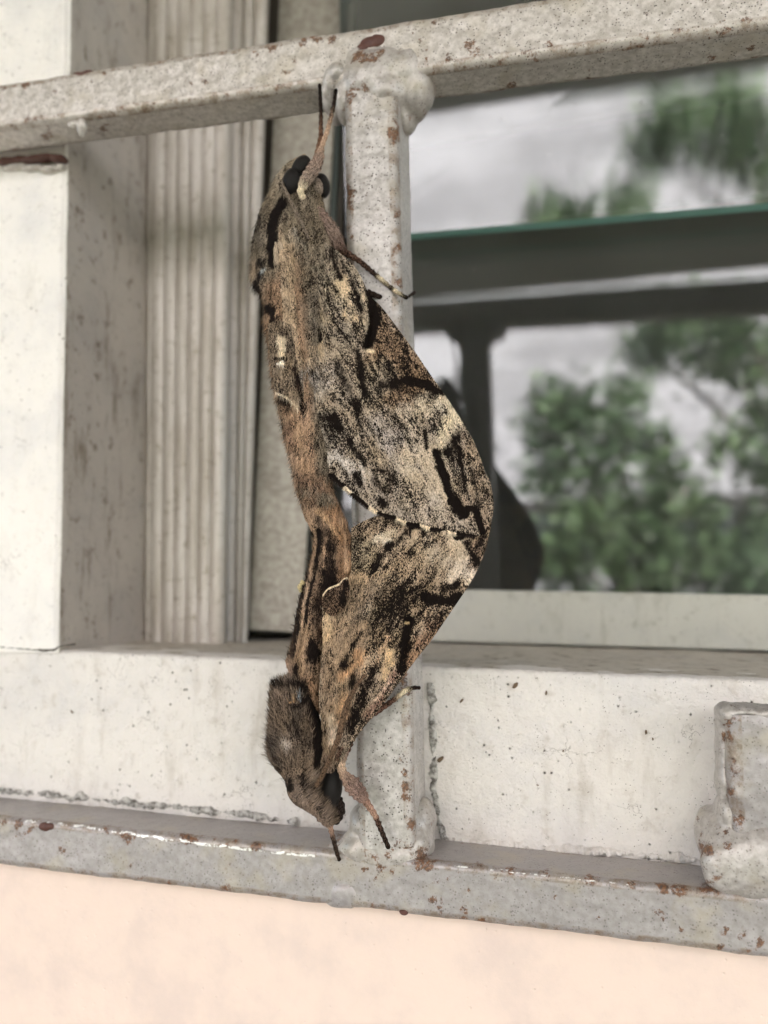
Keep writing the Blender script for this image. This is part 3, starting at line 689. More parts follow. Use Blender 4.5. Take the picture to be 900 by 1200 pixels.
def tube(name, pts, cols, parent, k=10, mat=None, seg=4, ntot=None, seed=0):
    """pts (px,py,y,r mm) ; cols list of (colour, A) per point"""
    P_ = np.array(pts, float); C_ = np.array([list(lin(c))+[a] for c, a in cols])
    n = ntot or max(24, int(np.hypot(*np.diff(P_[:, :2], axis=0).T).sum()/1.2))
    dl = np.r_[0, np.cumsum(np.hypot(*np.diff(P_[:, :2], axis=0).T))]; t = np.linspace(0, dl[-1], n)
    Q = np.stack([np.interp(t, dl, P_[:, i]) for i in range(4)], 1); Cc = np.stack([np.interp(t, dl, C_[:, i]) for i in range(4)], 1)
    for _ in range(3): Q[1:-1] = (Q[:-2]+2*Q[1:-1]+Q[2:])/4
    c3 = P(Q[:, 0], Q[:, 1], Q[:, 2]); tan = np.gradient(c3, axis=0); tan /= np.linalg.norm(tan, axis=1)[:, None]
    yv = np.array([.1, 1., 0]); u = np.cross(tan, yv); u /= np.linalg.norm(u, axis=1)[:, None]; v = np.cross(tan, u)
    a = np.linspace(0, 2*math.pi, k, endpoint=False)
    rr = Q[:, 3]*(1+.12*np.sin(t*.9+seed))
    rr[0] *= .4; rr[-1] *= .35
    V = c3[:, None]+rr[:, None, None]*(np.cos(a)[None, :, None]*u[:, None]+np.sin(a)[None, :, None]*v[:, None])
    V = V.reshape(-1, 3); N = n*k
    fc = [tuple(int(x) for x in q) for q in grid_faces(n, k, True)]+[tuple(range(k))[::-1], tuple(range(N-k, N))]
    nn = V-np.repeat(c3, k, 0); nn /= np.linalg.norm(nn, axis=1)[:, None]+1e-9
    V = V+nn*((fbm(V, 2., 3, seed)-.5)*.25*np.repeat(rr, k))[:, None]
    o = mesh_obj(name, V, fc, mat or M_scale, parent, attrs={'col': np.repeat(Cc, k, 0)})
    return o, Q, Cc
def fur(name, specs, parent):
    """specs: list of (px,py,y arrays, colours (n,4), direction px (dx,dy) arrays, lift mm arrays, length px, width mm)"""
    VV, FF, CC = [], [], []; off = 0
    for px, py, y, C, dx, dy, lift, ln, wd in specs:
        n = len(px); b = P(px, py, y)
        m = P(px+dx*ln*.5, py+dy*ln*.5, y-lift*.7); tip = P(px+dx*ln, py+dy*ln, y-lift)
        tan = tip-b; sd = np.cross(tan, np.array([0, 1., 0])); sd /= np.linalg.norm(sd, axis=1)[:, None]+1e-9
        sd *= wd[:, None] if isinstance(wd, np.ndarray) else wd
        V = np.stack([b-sd*.5, b+sd*.5, m+sd*.4, m-sd*.4, tip], 1).reshape(-1, 3)
        i = np.arange(n)*5+off
        f = np.concatenate([np.stack([i, i+1, i+2], 1), np.stack([i, i+2, i+3], 1), np.stack([i+3, i+2, i+4], 1)])
        br = (rng.uniform(.35, 1.25, n)+(rng.random(n) < .12)*.7)[:, None]
        dk = (rng.random(n) < C[:, 3]*.8)[:, None]
        rgb = np.where(dk, DARK*2.0, C[:, :3]*br); cc = np.concatenate([rgb, np.ones((n, 1))], 1)
        VV.append(V); FF.append(f); CC.append(np.repeat(cc, 5, 0)); off += n*5
    o = mesh_obj(name, np.concatenate(VV), np.concatenate(FF), M_fur, parent, smooth=False, attrs={'col': np.concatenate(CC)})
    o['kind'] = 'stuff'; return o
def pick(data, n, cond=None):
    px, py, y = data[0], data[1], data[2]
    if cond is not None: k = np.where(cond(px, py, y))[0]
    else: k = np.arange(len(px))
    i = rng.choice(k, n); return px[i]+rng.normal(0, .5, n), py[i]+rng.normal(0, .5, n), y[i], i
def hairs(data, n, paint, ang, spread, ln, lift, wd=.09, cond=None):
    px, py, y, i = pick(data, n, cond); C = paint(px, py)
    a = (ang(px, py) if callable(ang) else np.full(n, ang))+rng.normal(0, spread, n); a = np.radians(a)
    l = rng.uniform(ln[0], ln[1], n)
    return (px, py, y-.03, C, np.cos(a), np.sin(a), rng.uniform(lift[0], lift[1], n), l, rng.uniform(wd*.6, wd*1.3, n))

# ---------------- upper moth (head up)
GRP = None
m1 = thing('moth', 'upper hawk moth clinging head up beside the post, its speckled wing over the bar', 'moth', P(380, 600, -4))
BLK = (30, 22, 17)
pw1 = Paint((182, 162, 138), .55, rot=26)
(pw1.poly([(322, 258), (345, 275), (356, 300), (362, 335), (370, 385), (368, 430), (350, 478), (334, 480), (318, 440), (306, 350), (316, 320)], (198, 168, 132), .3, 9)
 .st([(340, 450), (352, 520), (362, 545)], 9, (150, 118, 88), .42)
 .st([(346, 262), (362, 300), (380, 325), (396, 352)], 11, (172, 156, 130), .62)
 .st([(340, 262), (350, 278)], 7, (186, 170, 146), .35)
 .st([(336, 272), (331, 288)], 4, (228, 198, 158), .05)
 .st([(357, 330), (369, 352), (376, 372), (392, 384)], 4, (222, 194, 152), .12)
 .st([(402, 330), (405, 350), (414, 374)], 7, (214, 188, 150), .15)
 .st([(412, 375), (405, 368)], 6, (226, 192, 142), .02)
 .st([(422, 318), (430, 345), (430, 385)], 6, (205, 184, 152), .3)
 .st([(394, 348), (410, 365), (408, 398)], 4, (190, 170, 140), .4)
 .st([(372, 385), (395, 400), (420, 405)], 14, (172, 152, 126), .55)
 .st([(412, 330), (420, 350), (424, 372)], 2.4, BLK, .8)
 .st([(388, 296), (396, 318), (399, 325)], 3.2, BLK, .92)
 .st([(374, 398), (377, 420)], 4, (214, 186, 146), .12)
 .st([(370, 390), (374, 397)], 3.6, BLK, 1, .3)
 .st([(360, 440), (372, 448)], 12, (168, 156, 146), .42)
 .st([(378, 452), (377, 462)], 6, (205, 190, 172), .15)
 .st([(372, 475), (395, 470), (410, 480)], 10, (182, 160, 134), .4)
 .poly([(440, 352), (488, 412), (512, 448), (470, 480), (430, 470), (420, 430), (436, 400)], (160, 128, 94), .68, 10)
 .poly([(425, 425), (450, 420), (470, 440), (440, 480), (410, 470)], (170, 150, 122), .68, 8)
 .st([(433, 338), (436, 350), (438, 368), (436, 390), (431, 404)], 6.2, BLK, 1, .3, rag=.3)  # shadow in the wing fold, painted as black scales
 .st([(444, 360), (441, 378)], 3.5, BLK, .9)
 .st([(431, 411), (437, 412)], 2.3, (232, 208, 165), 0, .3, rag=.2)
 .st([(418, 412), (423, 440), (428, 462)], 3.0, BLK, .86)
 .st([(396, 425), (404, 446), (420, 480)], 4, BLK, .75, k=.8)
 .st([(412, 470), (420, 490), (427, 512)], 2.4, BLK, .9)
 .st([(462, 449), (480, 446), (500, 450), (516, 462)], 5.5, BLK, .98, .4, rag=.4)
 .st([(446, 452), (470, 455)], 5, BLK, .82)
 .st([(488, 464), (512, 466)], 4, BLK, .7)
 .st([(494, 478), (515, 474), (528, 492)], 10, (206, 188, 160), .28)
 .st([(518, 466), (530, 482), (540, 496)], 3.5, (224, 202, 164), .04)
 .st([(526, 496), (520, 514), (515, 526)], 9, (216, 196, 158), .1)
 .st([(476, 482), (486, 502), (500, 520)], 10, (198, 180, 158), .34)
 .st([(440, 500), (460, 510), (452, 520)], 14, (188, 172, 158), .38)
 .st([(500, 530), (510, 560), (520, 585)], 14, (204, 182, 152), .2)
 .st([(474, 535), (484, 560)], 8, (208, 184, 148), .18)
 .st([(500, 600), (530, 610)], 14, (192, 172, 150), .35)
 .st([(430, 570), (450, 585), (480, 600)], 9, (178, 160, 140), .45)
 .st([(498, 505), (500, 525)], 1.8, BLK, .85)
 .st([(443, 552), (452, 550), (458, 560), (455, 572), (446, 574), (441, 564)], 4.5, (90, 75, 60), .78)
 .st([(447, 588), (453, 592)], 4.5, BLK, .85)
 .st([(436, 520), (448, 540)], 7, (170, 150, 125), .6)
 .st([(553, 515), (560, 560), (566, 600)], 16, (166, 142, 116), .55)
 .st([(543, 590), (556, 600), (566, 620)], 6, (186, 160, 134), .4)
 .st([(512, 530), (517, 547), (524, 572), (535, 590), (545, 602)], 5.0, BLK, 1, .3, rag=.35)
 .st([(530, 588), (542, 604)], 6, BLK, 1, .3, rag=.35)
 .st([(545, 604), (550, 597), (556, 597), (560, 608), (566, 624)], 4.2, BLK, 1, .3, rag=.35)
 .st([(537, 508), (533, 522), (524, 532)], 4.2, BLK, .95)
 .st([(538, 525), (542, 550), (545, 574)], 2.6, BLK, .88)
 .st([(553, 548), (557, 570), (560, 596)], 3, BLK, .75, k=.8)
 .poly([(361, 482), (392, 482), (402, 506), (394, 520), (378, 530), (361, 538)], (150, 138, 122), .72, 7)
 .st([(364, 546), (378, 540), (395, 535), (412, 548)], 7.5, (208, 196, 184), .1)
 .st([(412, 548), (426, 560)], 6, (200, 186, 172), .25)
 .st([(362, 540), (368, 530)], 3, (212, 198, 186), .1)
 .st([(374, 488), (383, 491), (391, 490), (399, 505)], 3.2, BLK, .97)
 .st([(410, 518), (418, 530), (428, 543)], 2.8, BLK, .93)
 .st([(417, 556), (421, 566)], 4.0, BLK, .88)
 .st([(390, 548), (392, 556)], 3, BLK, .7, k=.6)
 .st([(344, 428), (352, 455), (356, 486)], 2.2, (60, 40, 28), .8)
 .st([(346, 474), (349, 478)], 3.2, (190, 160, 125), .2)
 .st([(355, 474), (358, 486)], 3.0, BLK, .9))
fr1 = [(362, 546), (378, 551), (392, 562), (408, 577), (425, 591), (441, 601), (460, 608), (476, 615), (500, 620), (530, 626), (556, 629)]
pw1.st(fr1, 1.6, BLK, .9, rag=.2)
for a, b in (((364, 547), (382, 551)), ((403, 571), (411, 577)), ((432, 594), (442, 601)), ((464, 608), (476, 613)), ((492, 616), (504, 620)), ((523, 623), (534, 626))):
    pw1.st([a, b], 2.2, (228, 204, 165), 0, .3, rag=.15)
for a, b in (((388, 556), (401, 569)), ((413, 580), (430, 593)), ((444, 602), (462, 607)), ((478, 614), (490, 616)), ((506, 620), (521, 623)), ((537, 627), (556, 629))):
    pw1.st([a, b], 2.6, BLK, 1, .3, rag=.15)
W1 = coons([(331, 244), (340, 238), (350, 242)], fr1,
           [(331, 244), (327, 265), (326, 290), (329, 330), (333, 400), (338, 450), (348, 478), (357, 490), (359, 520), (362, 546)],
           [(350, 242), (362, 262), (382, 284), (402, 299), (416, 312), (426, 330), (432, 345), (448, 360), (470, 390), (487, 413), (505, 440), (521, 462), (537, 486), (552, 510), (563, 535), (569, 556), (574, 562), (578, 580), (578.5, 600), (575, 616), (567, 626), (556, 629)], 520, 300)
def y1(px, py):
    # roof-like: high over the body, falling towards the costa, always clear of the post
    a = np.clip((px-325)/250, 0, 1)
    y = -12.5+9.0*a**.8
    y = y + 2.5*np.clip((300-py)/70, 0, 1) + 2.2*np.clip((py-540)/90, 0, 1)*np.clip((px-420)/100, 0, 1)
    return np.minimum(y, -3.0)
folds1 = [([(345, 270), (375, 330), (405, 400), (430, 470), (470, 560)], 9, -.9), ([(400, 300), (430, 390), (470, 470), (520, 560)], 7, -.7), ([(433, 340), (437, 370), (432, 405)], 5, 1.3),
          ([(360, 300), (372, 400), (385, 480), (420, 570)], 8, .7), ([(420, 320), (440, 420), (495, 500), (545, 600)], 6, .6), ([(335, 300), (345, 400), (352, 480)], 7, -.8),
          ([(420, 500), (440, 560), (470, 605)], 5, .5), ([(500, 470), (540, 560), (555, 620)], 6, -.4)]
fw1, dW1 = sheet('forewing', W1, y1, .45, pw1, m1, folds1)

pb1 = Paint((140, 124, 102), .42, 1.0, 1.0)
(pb1.poly([(310, 335), (350, 300), (360, 400), (372, 560), (345, 570), (305, 380)], (176, 138, 102), .3, 8)
 .st([(352, 182), (336, 194), (324, 208), (320, 222)], 6, (166, 148, 120), .22)
 .st([(312, 240), (300, 265), (297, 300)], 9, (128, 114, 92), .55)
 .st([(296, 312), (300, 330)], 6, (172, 146, 116), .25)
 .st([(331, 236), (323, 252), (318, 272), (318, 292), (320, 308)], 6.4, (12, 9, 8), 1, .25, rag=.25)  # shaded gap between thorax and wing, painted black on the body
 .st([(303, 306), (308, 308)], 3.6, (14, 10, 9), 1, .3)
 .st([(304, 320), (301, 326), (300, 331)], 3.2, (14, 10, 9), .95, .3)
 .st([(299, 336), (306, 341)], 4.2, (14, 10, 9), 1, .3)
 .st([(305, 318), (309, 314)], 2, (170, 180, 180), .1)
 .st([(318, 366), (320, 372)], 7.5, (26, 17, 13), .93, .4)
 .st([(329, 394), (330, 414)], 5.5, (226, 200, 158), .04, .4)
 .st([(326, 427), (329, 425)], 2.8, (235, 225, 205), 0, .3)
 .st([(323, 420), (336, 420)], 1.6, (40, 30, 24), .85)
 .st([(334, 440), (336, 452)], 8, (150, 134, 112), .5)
 .st([(326, 461), (333, 463), (341, 467)], 1.3, (220, 200, 170), 0, .3, rag=.2)
 .st([(331, 470), (338, 476)], 6, (34, 26, 22), .9)
 .st([(343, 470), (348, 478)], 3.5, (198, 170, 134), .15)
 .st([(340, 500), (345, 520)], 7, (140, 106, 80), .5)
 .st([(348, 500), (356, 545)], 5, (182, 144, 104), .2)
 .st([(352, 562), (372, 568), (395, 575)], 8, (148, 112, 82), .35)
 .st([(350, 585), (368, 590)], 6, (160, 122, 88), .25))
B1L = [(354, 179), (340, 187), (330, 198), (321, 209), (317, 222), (311, 233), (304, 248), (299, 265), (295, 285), (293, 312), (294, 330), (300, 342), (309, 347), (311, 362), (309, 375), (314, 400), (317, 435), (322, 462), (329, 490), (336, 522), (344, 552), (346, 570), (352, 586), (364, 598), (374, 606)]
B1R = [(360, 181), (366, 188), (370, 200), (374, 215), (376, 228), (380, 240), (384, 255), (388, 270), (392, 290), (394, 312), (392, 340), (388, 360), (384, 380), (380, 400), (378, 420), (378, 440), (380, 460), (382, 480), (384, 500), (388, 520), (389, 545), (389, 560), (390, 575), (396, 590), (400, 600)]
body1, dB1 = bodyloft('body', B1L, B1R, [(0, -5), (.15, -5), (.35, -5), (.6, -5.5), (.85, -6.5), (1, -7)], [(0, 2.2), (.08, 4.5), (.2, 6.2), (.36, 6.8), (.5, 6.2), (.7, 5.2), (.9, 4.6), (1, 3.6)], pb1, m1, seed=2, rough_=.4)
# eyes
def ellipsoid(name, px, py, y, rx, ry, rz, mat, parent, rot=0., attrs_col=None):
    bm = bmesh.new(); bmesh.ops.create_uvsphere(bm, u_segments=40, v_segments=24, radius=1)
    c0 = P(px, py, y); R_ = Matrix.Rotation(rot, 3, 'Y')
    V = [np.array(R_ @ Vector((v.co.x*rx, v.co.y*ry, v.co.z*rz)))+c0 for v in bm.verts]; bm.verts.index_update()
    F_ = [[v.index for v in q.verts] for q in bm.faces]; bm.free()
    at = None if attrs_col is None else {'col': np.tile(np.r_[lin(attrs_col[0]), attrs_col[1]], (len(V), 1))}
    return mesh_obj(name, V, F_, mat, parent, attrs=at)
ellipsoid('eye', 344, 214, -9.4, 2.55, 2.6, 3.3, M_eye, m1, .1)
ellipsoid('palp', 353, 197, -8.8, 2.0, 2.3, 3.0, M_eye, m1, .55)
ellipsoid('eye', 377, 218, -5.0, 1.9, 2.4, 2.9, M_eye, m1, -.1)
ellipsoid('palp', 372, 219, -6.6, 1.45, 1.7, 2.1, M_scale, m1, -.1, ((150, 132, 116), .25))
TAN = ((196, 160, 128), .2); PK = ((158, 128, 112), .3); DKL = ((66, 50, 42), .55); CR = ((228, 210, 170), 0.0)
tube('antenna', [(330, 214, -11.5, .32), (338, 230, -12.2, .42), (346, 246, -12.8, .42), (354, 262, -13, .35), (362, 280, -13.1, .25)], [((128, 112, 96), .3)]*5, m1)
L1 = []
L1.append(tube('leg', [(360, 238, -8.5, .7), (353, 229, -10.4, .75), (352, 223, -10.9, .8), (358, 212, -10.6, 1.35), (368, 197, -9.6, 1.5), (374, 186, -8.4, 1.15), (377, 172, -6.6, .6), (384, 152, -4.4, .55), (391, 125, -2.6, .5), (394, 104, -1.8, .42)],
        [PK, CR, CR, ((176, 152, 132), .25), ((170, 142, 124), .35), ((170, 140, 120), .3), TAN, TAN, DKL, ((40, 32, 28), .8)], m1))
L1.append(tube('leg', [(366, 200, -5.5, .8), (371, 184, -4.8, .7), (376, 160, -3.6, .55), (376, 130, -2.2, .48), (374.5, 98, -1.6, .42)],
        [PK, ((150, 112, 84), .3), ((140, 98, 72), .4), DKL, ((40, 32, 28), .8)], m1))
L1.append(tube('leg', [(362, 238, -7.0, 1.2), (374, 252, -7.2, 1.7), (388, 272, -6.4, 1.9), (398, 290, -5.4, 1.5), (397, 291, -5.0, .9), (420, 305, -3.2, .62), (440, 322, -2.0, .55), (446, 327, -1.8, .55), (459, 338, -1.2, .5), (463, 341, -1.1, .5), (478, 350, -.8, .45)],
        [PK, PK, ((168, 140, 122), .25), ((140, 108, 92), .4), ((120, 88, 72), .5), ((110, 78, 62), .5), DKL, CR, DKL, CR, ((36, 28, 24), .9)], m1))
L1.append(tube('leg', [(430, 342, -2.4, .7), (455, 352, 2, .5), (478, 348, 8, .4), (487, 342, 12.5, .35)], [DKL]*4, m1))
def leg_fur(L, n, rmin, ln=(3, 7)):
    Q, C = L[1], L[2]; k = np.where(Q[:, 3] > rmin)[0]; i = rng.choice(k[:-1], n); t = Q[np.minimum(i+1, len(Q)-1)]-Q[i]
    a = np.arctan2(t[:, 1], t[:, 0])+rng.normal(0, .35, n); th = rng.uniform(-1.3, 1.3, n); r = Q[i, 3]
    nx_, ny_ = -np.sin(a), np.cos(a); s = np.sin(th)*r*5.6
    return (Q[i, 0]+nx_*s, Q[i, 1]+ny_*s, Q[i, 2]-np.cos(th)*r, C[i], np.cos(a), np.sin(a), rng.uniform(.05, .4, n), rng.uniform(*ln, n), np.full(n, .07))
vis = lambda px, py, y: y < -5.2
sp = [hairs(dB1, 8000, pb1, 100, 18, (4, 10), (.1, .7), cond=lambda a, b, y: (y < -4.8) & (b > 200) & ~((pl_dist(a, b, [(331, 236), (323, 252), (318, 272), (318, 292), (320, 308)]) < 6))),
      hairs(dB1, 700, pb1, 118, 22, (4, 9), (-.3, .4), cond=lambda a, b, y: (b > 185) & (np.abs(y+5) < 2.5) & (a < 345)),
      hairs(dB1, 350, pb1, 105, 40, (5, 11), (.2, 1.0), cond=lambda a, b, y: (b > 545) & (y < -6)),
      hairs(dW1, 5200, pw1, lambda a, b: 88-np.clip((a-340)*.2, 0, 25), 10, (3, 8), (.05, .35), wd=.085, cond=lambda a, b, y: (a < 385-(b-250)*.02) & (b < 470) & (a < 330+ (b-230)*.9)),
      hairs(dW1, 1500, pw1, 85, 14, (3, 6), (.05, .25), wd=.08, cond=lambda a, b, y: (b < 330))]
sp += [leg_fur(L1[0], 500, 1.0), leg_fur(L1[2], 700, 1.0, (4, 10))]
# tegula tuft
ph1 = Paint((150, 128, 102), .45, 1.0, .8)
(ph1.st([(329, 394), (330, 414)], 4.5, (228, 204, 164), .03, .4).st([(326, 426), (330, 425)], 2.6, (238, 228, 208), 0, .3).st([(322, 420), (336, 420)], 1.5, (40, 30, 24), .85)
 .st([(323, 461), (333, 464.5), (341, 470), (349, 480)], 1.5, (224, 204, 170), 0, .3, rag=.2).st([(344, 470), (347, 476)], 3, (200, 172, 136), .1).st([(345, 430), (351, 462)], 2.4, (60, 42, 30), .8))
H1 = coons([(314, 380), (325, 374), (340, 380)], [(323, 462), (333, 466), (341, 471), (349, 481)], [(314, 380), (315, 410), (319, 440), (323, 462)], [(340, 380), (346, 410), (350, 440), (352, 465), (349, 481)], 200, 80)
hw1, dH1 = sheet('hindwing', H1, lambda a, b: -12.3+1.6*np.clip((340-a)/26, 0, 1)**2-.6*np.clip((b-400)/80, 0, 1), .35, ph1, m1)
sp.append(hairs(dH1, 900, ph1, 88, 12, (3, 8), (.03, .3)))
fa = np.array(smoothpath(fr1, 600, 1)); fi = rng.integers(0, 600, 1500); fq = fa[fi]; fang = np.radians(rng.normal(100, 14, 1500)-20*(fq[:, 0] < 440)*0)
sp.append((fq[:, 0], fq[:, 1]-.5, y1(fq[:, 0], fq[:, 1])-.1, pw1(fq[:, 0], fq[:, 1]), np.cos(fang), np.sin(fang), rng.uniform(-.15, .1, 1500), rng.uniform(2, 4.5, 1500), np.full(1500, .09)))
px_ = rng.uniform(322, 331, 260); py_ = rng.uniform(283, 300, 260)
sp.append((px_, py_, np.full(260, -11.8), np.tile(np.r_[lin((205, 178, 145)), .1], (260, 1)), np.cos(np.radians(rng.normal(92, 6, 260))), np.sin(np.radians(rng.normal(92, 6, 260))), np.full(260, .3), rng.uniform(8, 18, 260), np.full(260, .09)))
fur('fur', sp, m1)

# ---------------- lower moth (head down)
m2 = thing('moth', 'lower hawk moth hanging head down, dark furry thorax, joined tail to tail', 'moth', P(380, 800, -4))
pw2 = Paint((178, 152, 122), .57, rot=-30)
(pw2.poly([(378, 715), (400, 690), (430, 690), (436, 730), (425, 790), (404, 840), (390, 895), (372, 895), (370, 820)], (182, 150, 114), .3, 12)
 .st([(396, 690), (420, 682), (445, 672)], 9, (190, 158, 118), .35)
 .st([(470, 630), (490, 640), (500, 655)], 14, (178, 154, 124), .42)
 .st([(505, 640), (520, 655)], 12, (192, 172, 146), .33)
 .st([(528, 628), (540, 645), (545, 662)], 9, (208, 184, 150), .12)
 .st([(528, 676), (545, 672), (551, 664)], 8, (212, 192, 168), .2)
 .st([(548, 684), (555, 668)], 3, (228, 205, 175), .05)
 .st([(560, 640), (555, 660)], 8, (158, 128, 100), .6)
 .poly([(412, 630), (436, 634), (446, 650), (440, 668), (430, 670), (412, 668)], (160, 142, 112), .72, 6)
 .st([(440, 633), (447, 629), (452, 634)], 5, (216, 200, 175), .08)
 .st([(456, 626), (462, 624)], 5, (190, 170, 140), .25)
 .st([(447, 650), (443, 662), (435, 671)], 3.4, BLK, .97)
 .st([(454, 642), (462, 638), (474, 626), (482, 618)], 3.4, BLK, .97)
 .st([(463, 622), (463, 640), (462, 656)], .7, (190, 165, 130), .3, k=.6, rag=.3)
 .st([(534, 628), (542, 627)], 4, BLK, 1, .3)
 .st([(546, 636), (552, 648), (558, 660)], 3.6, BLK, .97)
 .st([(565, 628), (562, 640)], 4, BLK, .8)
 .poly([(440, 695), (465, 680), (500, 690), (490, 720), (480, 748), (462, 764), (438, 750), (428, 715)], (158, 134, 102), .8, 16)
 .st([(470, 690), (470, 712)], 3, BLK, .9)
 .st([(498, 700), (512, 703), (530, 703), (538, 700)], 6.5, BLK, .98, .4, rag=.4)
 .st([(520, 690), (538, 686)], 5, BLK, .85)
 .st([(425, 715), (440, 722)], 8, (176, 152, 124), .5)
 .st([(480, 728), (476, 745), (475, 765), (470, 782)], 6, BLK, 1, .35, rag=.3)  # shade of the lower wing's fold, painted in black
 .st([(476, 730.5), (479, 730.5)], 2.3, (230, 192, 126), 0, .5, rag=.6)
 .st([(512, 730), (494, 756), (480, 775)], 8, (156, 118, 86), .55)
 .st([(440, 780), (446, 762), (455, 748)], 3, (196, 160, 122), .3)
 .st([(456, 766), (455, 780), (450, 794)], 4.5, (222, 184, 132), .1)
 .st([(425, 765), (418, 778), (402, 792)], 6, (212, 160, 106), .15)
 .st([(424, 742), (417, 752), (411, 762)], 2.4, BLK, .9)
 .st([(407, 772), (402, 784)], 4, BLK, .78)
 .st([(413, 796), (413, 808)], 4.5, BLK, .9)
 .st([(440, 782), (430, 805), (418, 835), (408, 856)], 5.5, (60, 44, 34), .82)
 .st([(462, 790), (448, 815), (432, 838)], 4, (150, 112, 92), .4)
 .st([(456, 800), (440, 820)], 2.2, (205, 170, 140), .2)
 .st([(404, 820), (398, 850)], 5, (206, 160, 112), .15)
 .st([(386, 846), (390, 862), (388, 872)], 5, (230, 202, 168), .05)
 .st([(382, 890), (384, 904)], 5, (150, 120, 96), .4)
 .st([(388, 702), (400, 696)], 8, (92, 66, 48), .62)
 .st([(404, 682), (402, 700)], 3, BLK, .85)
 .st([(379, 697), (386, 690), (396, 684), (406, 676)], 1.3, (226, 200, 155), 0, .3, rag=.2)
 .st([(380, 714), (392, 714)], 2.6, (216, 188, 150), .1)
 .st([(380, 720), (392, 720)], 1.6, BLK, .8)
 .st([(384, 724), (382, 748)], 5.5, (220, 186, 138), .08))
W2 = coons([(411, 619), (424, 611.5), (440, 604.5), (460, 601), (520, 600), (560, 604), (576, 612)], [(374, 898), (382, 906), (390, 906)],
           [(411, 619), (412, 650), (411, 676), (400, 686), (388, 692), (379, 700), (377, 720), (379, 745), (376, 780), (373, 820), (377, 850), (378, 875), (374, 898)],
           [(576, 612), (573, 630), (568, 648), (558, 672), (547, 690), (530, 715), (506, 750), (485, 776), (462, 808), (444, 832), (430, 848), (416, 866), (402, 890), (390, 906)], 480, 300)
def y2(px, py):
    a = np.clip((px-370)/210, 0, 1)
    y = -12.6+10.1*a**.6
    y = y + 1.5*np.clip((py-820)/80, 0, 1)
    y = y + 1.6*np.clip((660-py)/50, 0, 1)
    return np.minimum(y, -2.2)
folds2 = [([(385, 890), (405, 800), (430, 720), (450, 640)], 8, -.8), ([(400, 870), (440, 790), (480, 710), (520, 640)], 7, -.7), ([(478, 730), (474, 785)], 5, 1.2),
          ([(395, 850), (425, 760), (455, 680)], 6, .6), ([(440, 820), (500, 720), (550, 650)], 6, .5), ([(408, 676), (392, 686), (379, 698)], 3, -.8), ([(463, 618), (462, 665)], 2.5, -.45), ([(530, 625), (500, 700)], 4, .4)]
fw2, dW2 = sheet('forewing', W2, y2, .45, pw2, m2, folds2)
pb2 = Paint((146, 116, 88), .36, 1.0, 1.0)
(pb2.st([(362, 605), (372, 640), (362, 700), (346, 780)], 4, (168, 134, 100), .3)
 .st([(392, 600), (402, 640), (404, 680)], 10, (176, 130, 86), .2)
 .st([(374, 600), (384, 612), (392, 625)], 3, (206, 162, 112), .1)
 .st([(373, 622), (375, 640), (370, 665), (362, 700), (356, 735), (351, 770), (346, 800)], 2.6, (20, 14, 12), .97, .3, rag=.3)
 .st([(383, 625), (388, 650), (382, 690), (376, 720)], 5.5, (52, 38, 30), .78)
 .st([(386, 672), (388, 695)], 6, (44, 30, 24), .85)
 .st([(368, 660), (358, 700)], 2.2, (182, 146, 110), .2)
 .st([(366, 625), (363, 655), (356, 690), (350, 730), (344, 765)], 1.7, (24, 17, 14), .95, .3, rag=.4)
 .st([(361, 690), (355, 725), (349, 760)], 1.6, (196, 160, 122), .08, .4)
 .st([(380, 640), (379, 665)], 1.6, (190, 150, 112), .1, .4)
 .st([(399, 610), (405, 640), (406, 668)], 2.2, (204, 160, 116), .05, .5)
 .st([(366, 760), (368, 772)], 9, (24, 15, 12), .95, .45)
 .st([(374, 700), (372, 745)], 5, (50, 34, 26), .7)
 .st([(355, 800), (352, 770), (360, 740)], 4.5, (180, 142, 100), .22)
 .st([(352, 685), (345, 745), (341, 770)], 3, (60, 44, 36), .75)
 .st([(336, 776), (341, 790)], 4, (158, 124, 98), .3)
 .st([(347, 780), (346, 795)], 3.5, (30, 22, 18), .9)
 .st([(365, 800), (370, 830)], 5, (170, 130, 94), .25))
B2L = [(362, 586), (352, 592), (358, 606), (366, 622), (368, 640), (364, 660), (357, 685), (350, 705), (347, 728), (343, 750), (338, 766), (335, 776), (339, 788), (338, 800), (342, 820), (348, 840)]
B2R = [(391, 584), (396, 596), (403, 608), (409, 622), (413, 650), (413, 668), (408, 684), (398, 698), (390, 712), (386, 730), (384, 750), (382, 770), (380, 790), (380, 805), (380, 820), (380, 830), (380, 840)]
ab2, dA2 = bodyloft('abdomen', B2L, B2R, [(0, -7), (.3, -6.5), (1, -5)], [(0, 3.4), (.15, 4.4), (.5, 4.8), (1, 5)], pb2, m2, seed=12, rough_=.55)
pt2 = Paint((128, 106, 84), .4)
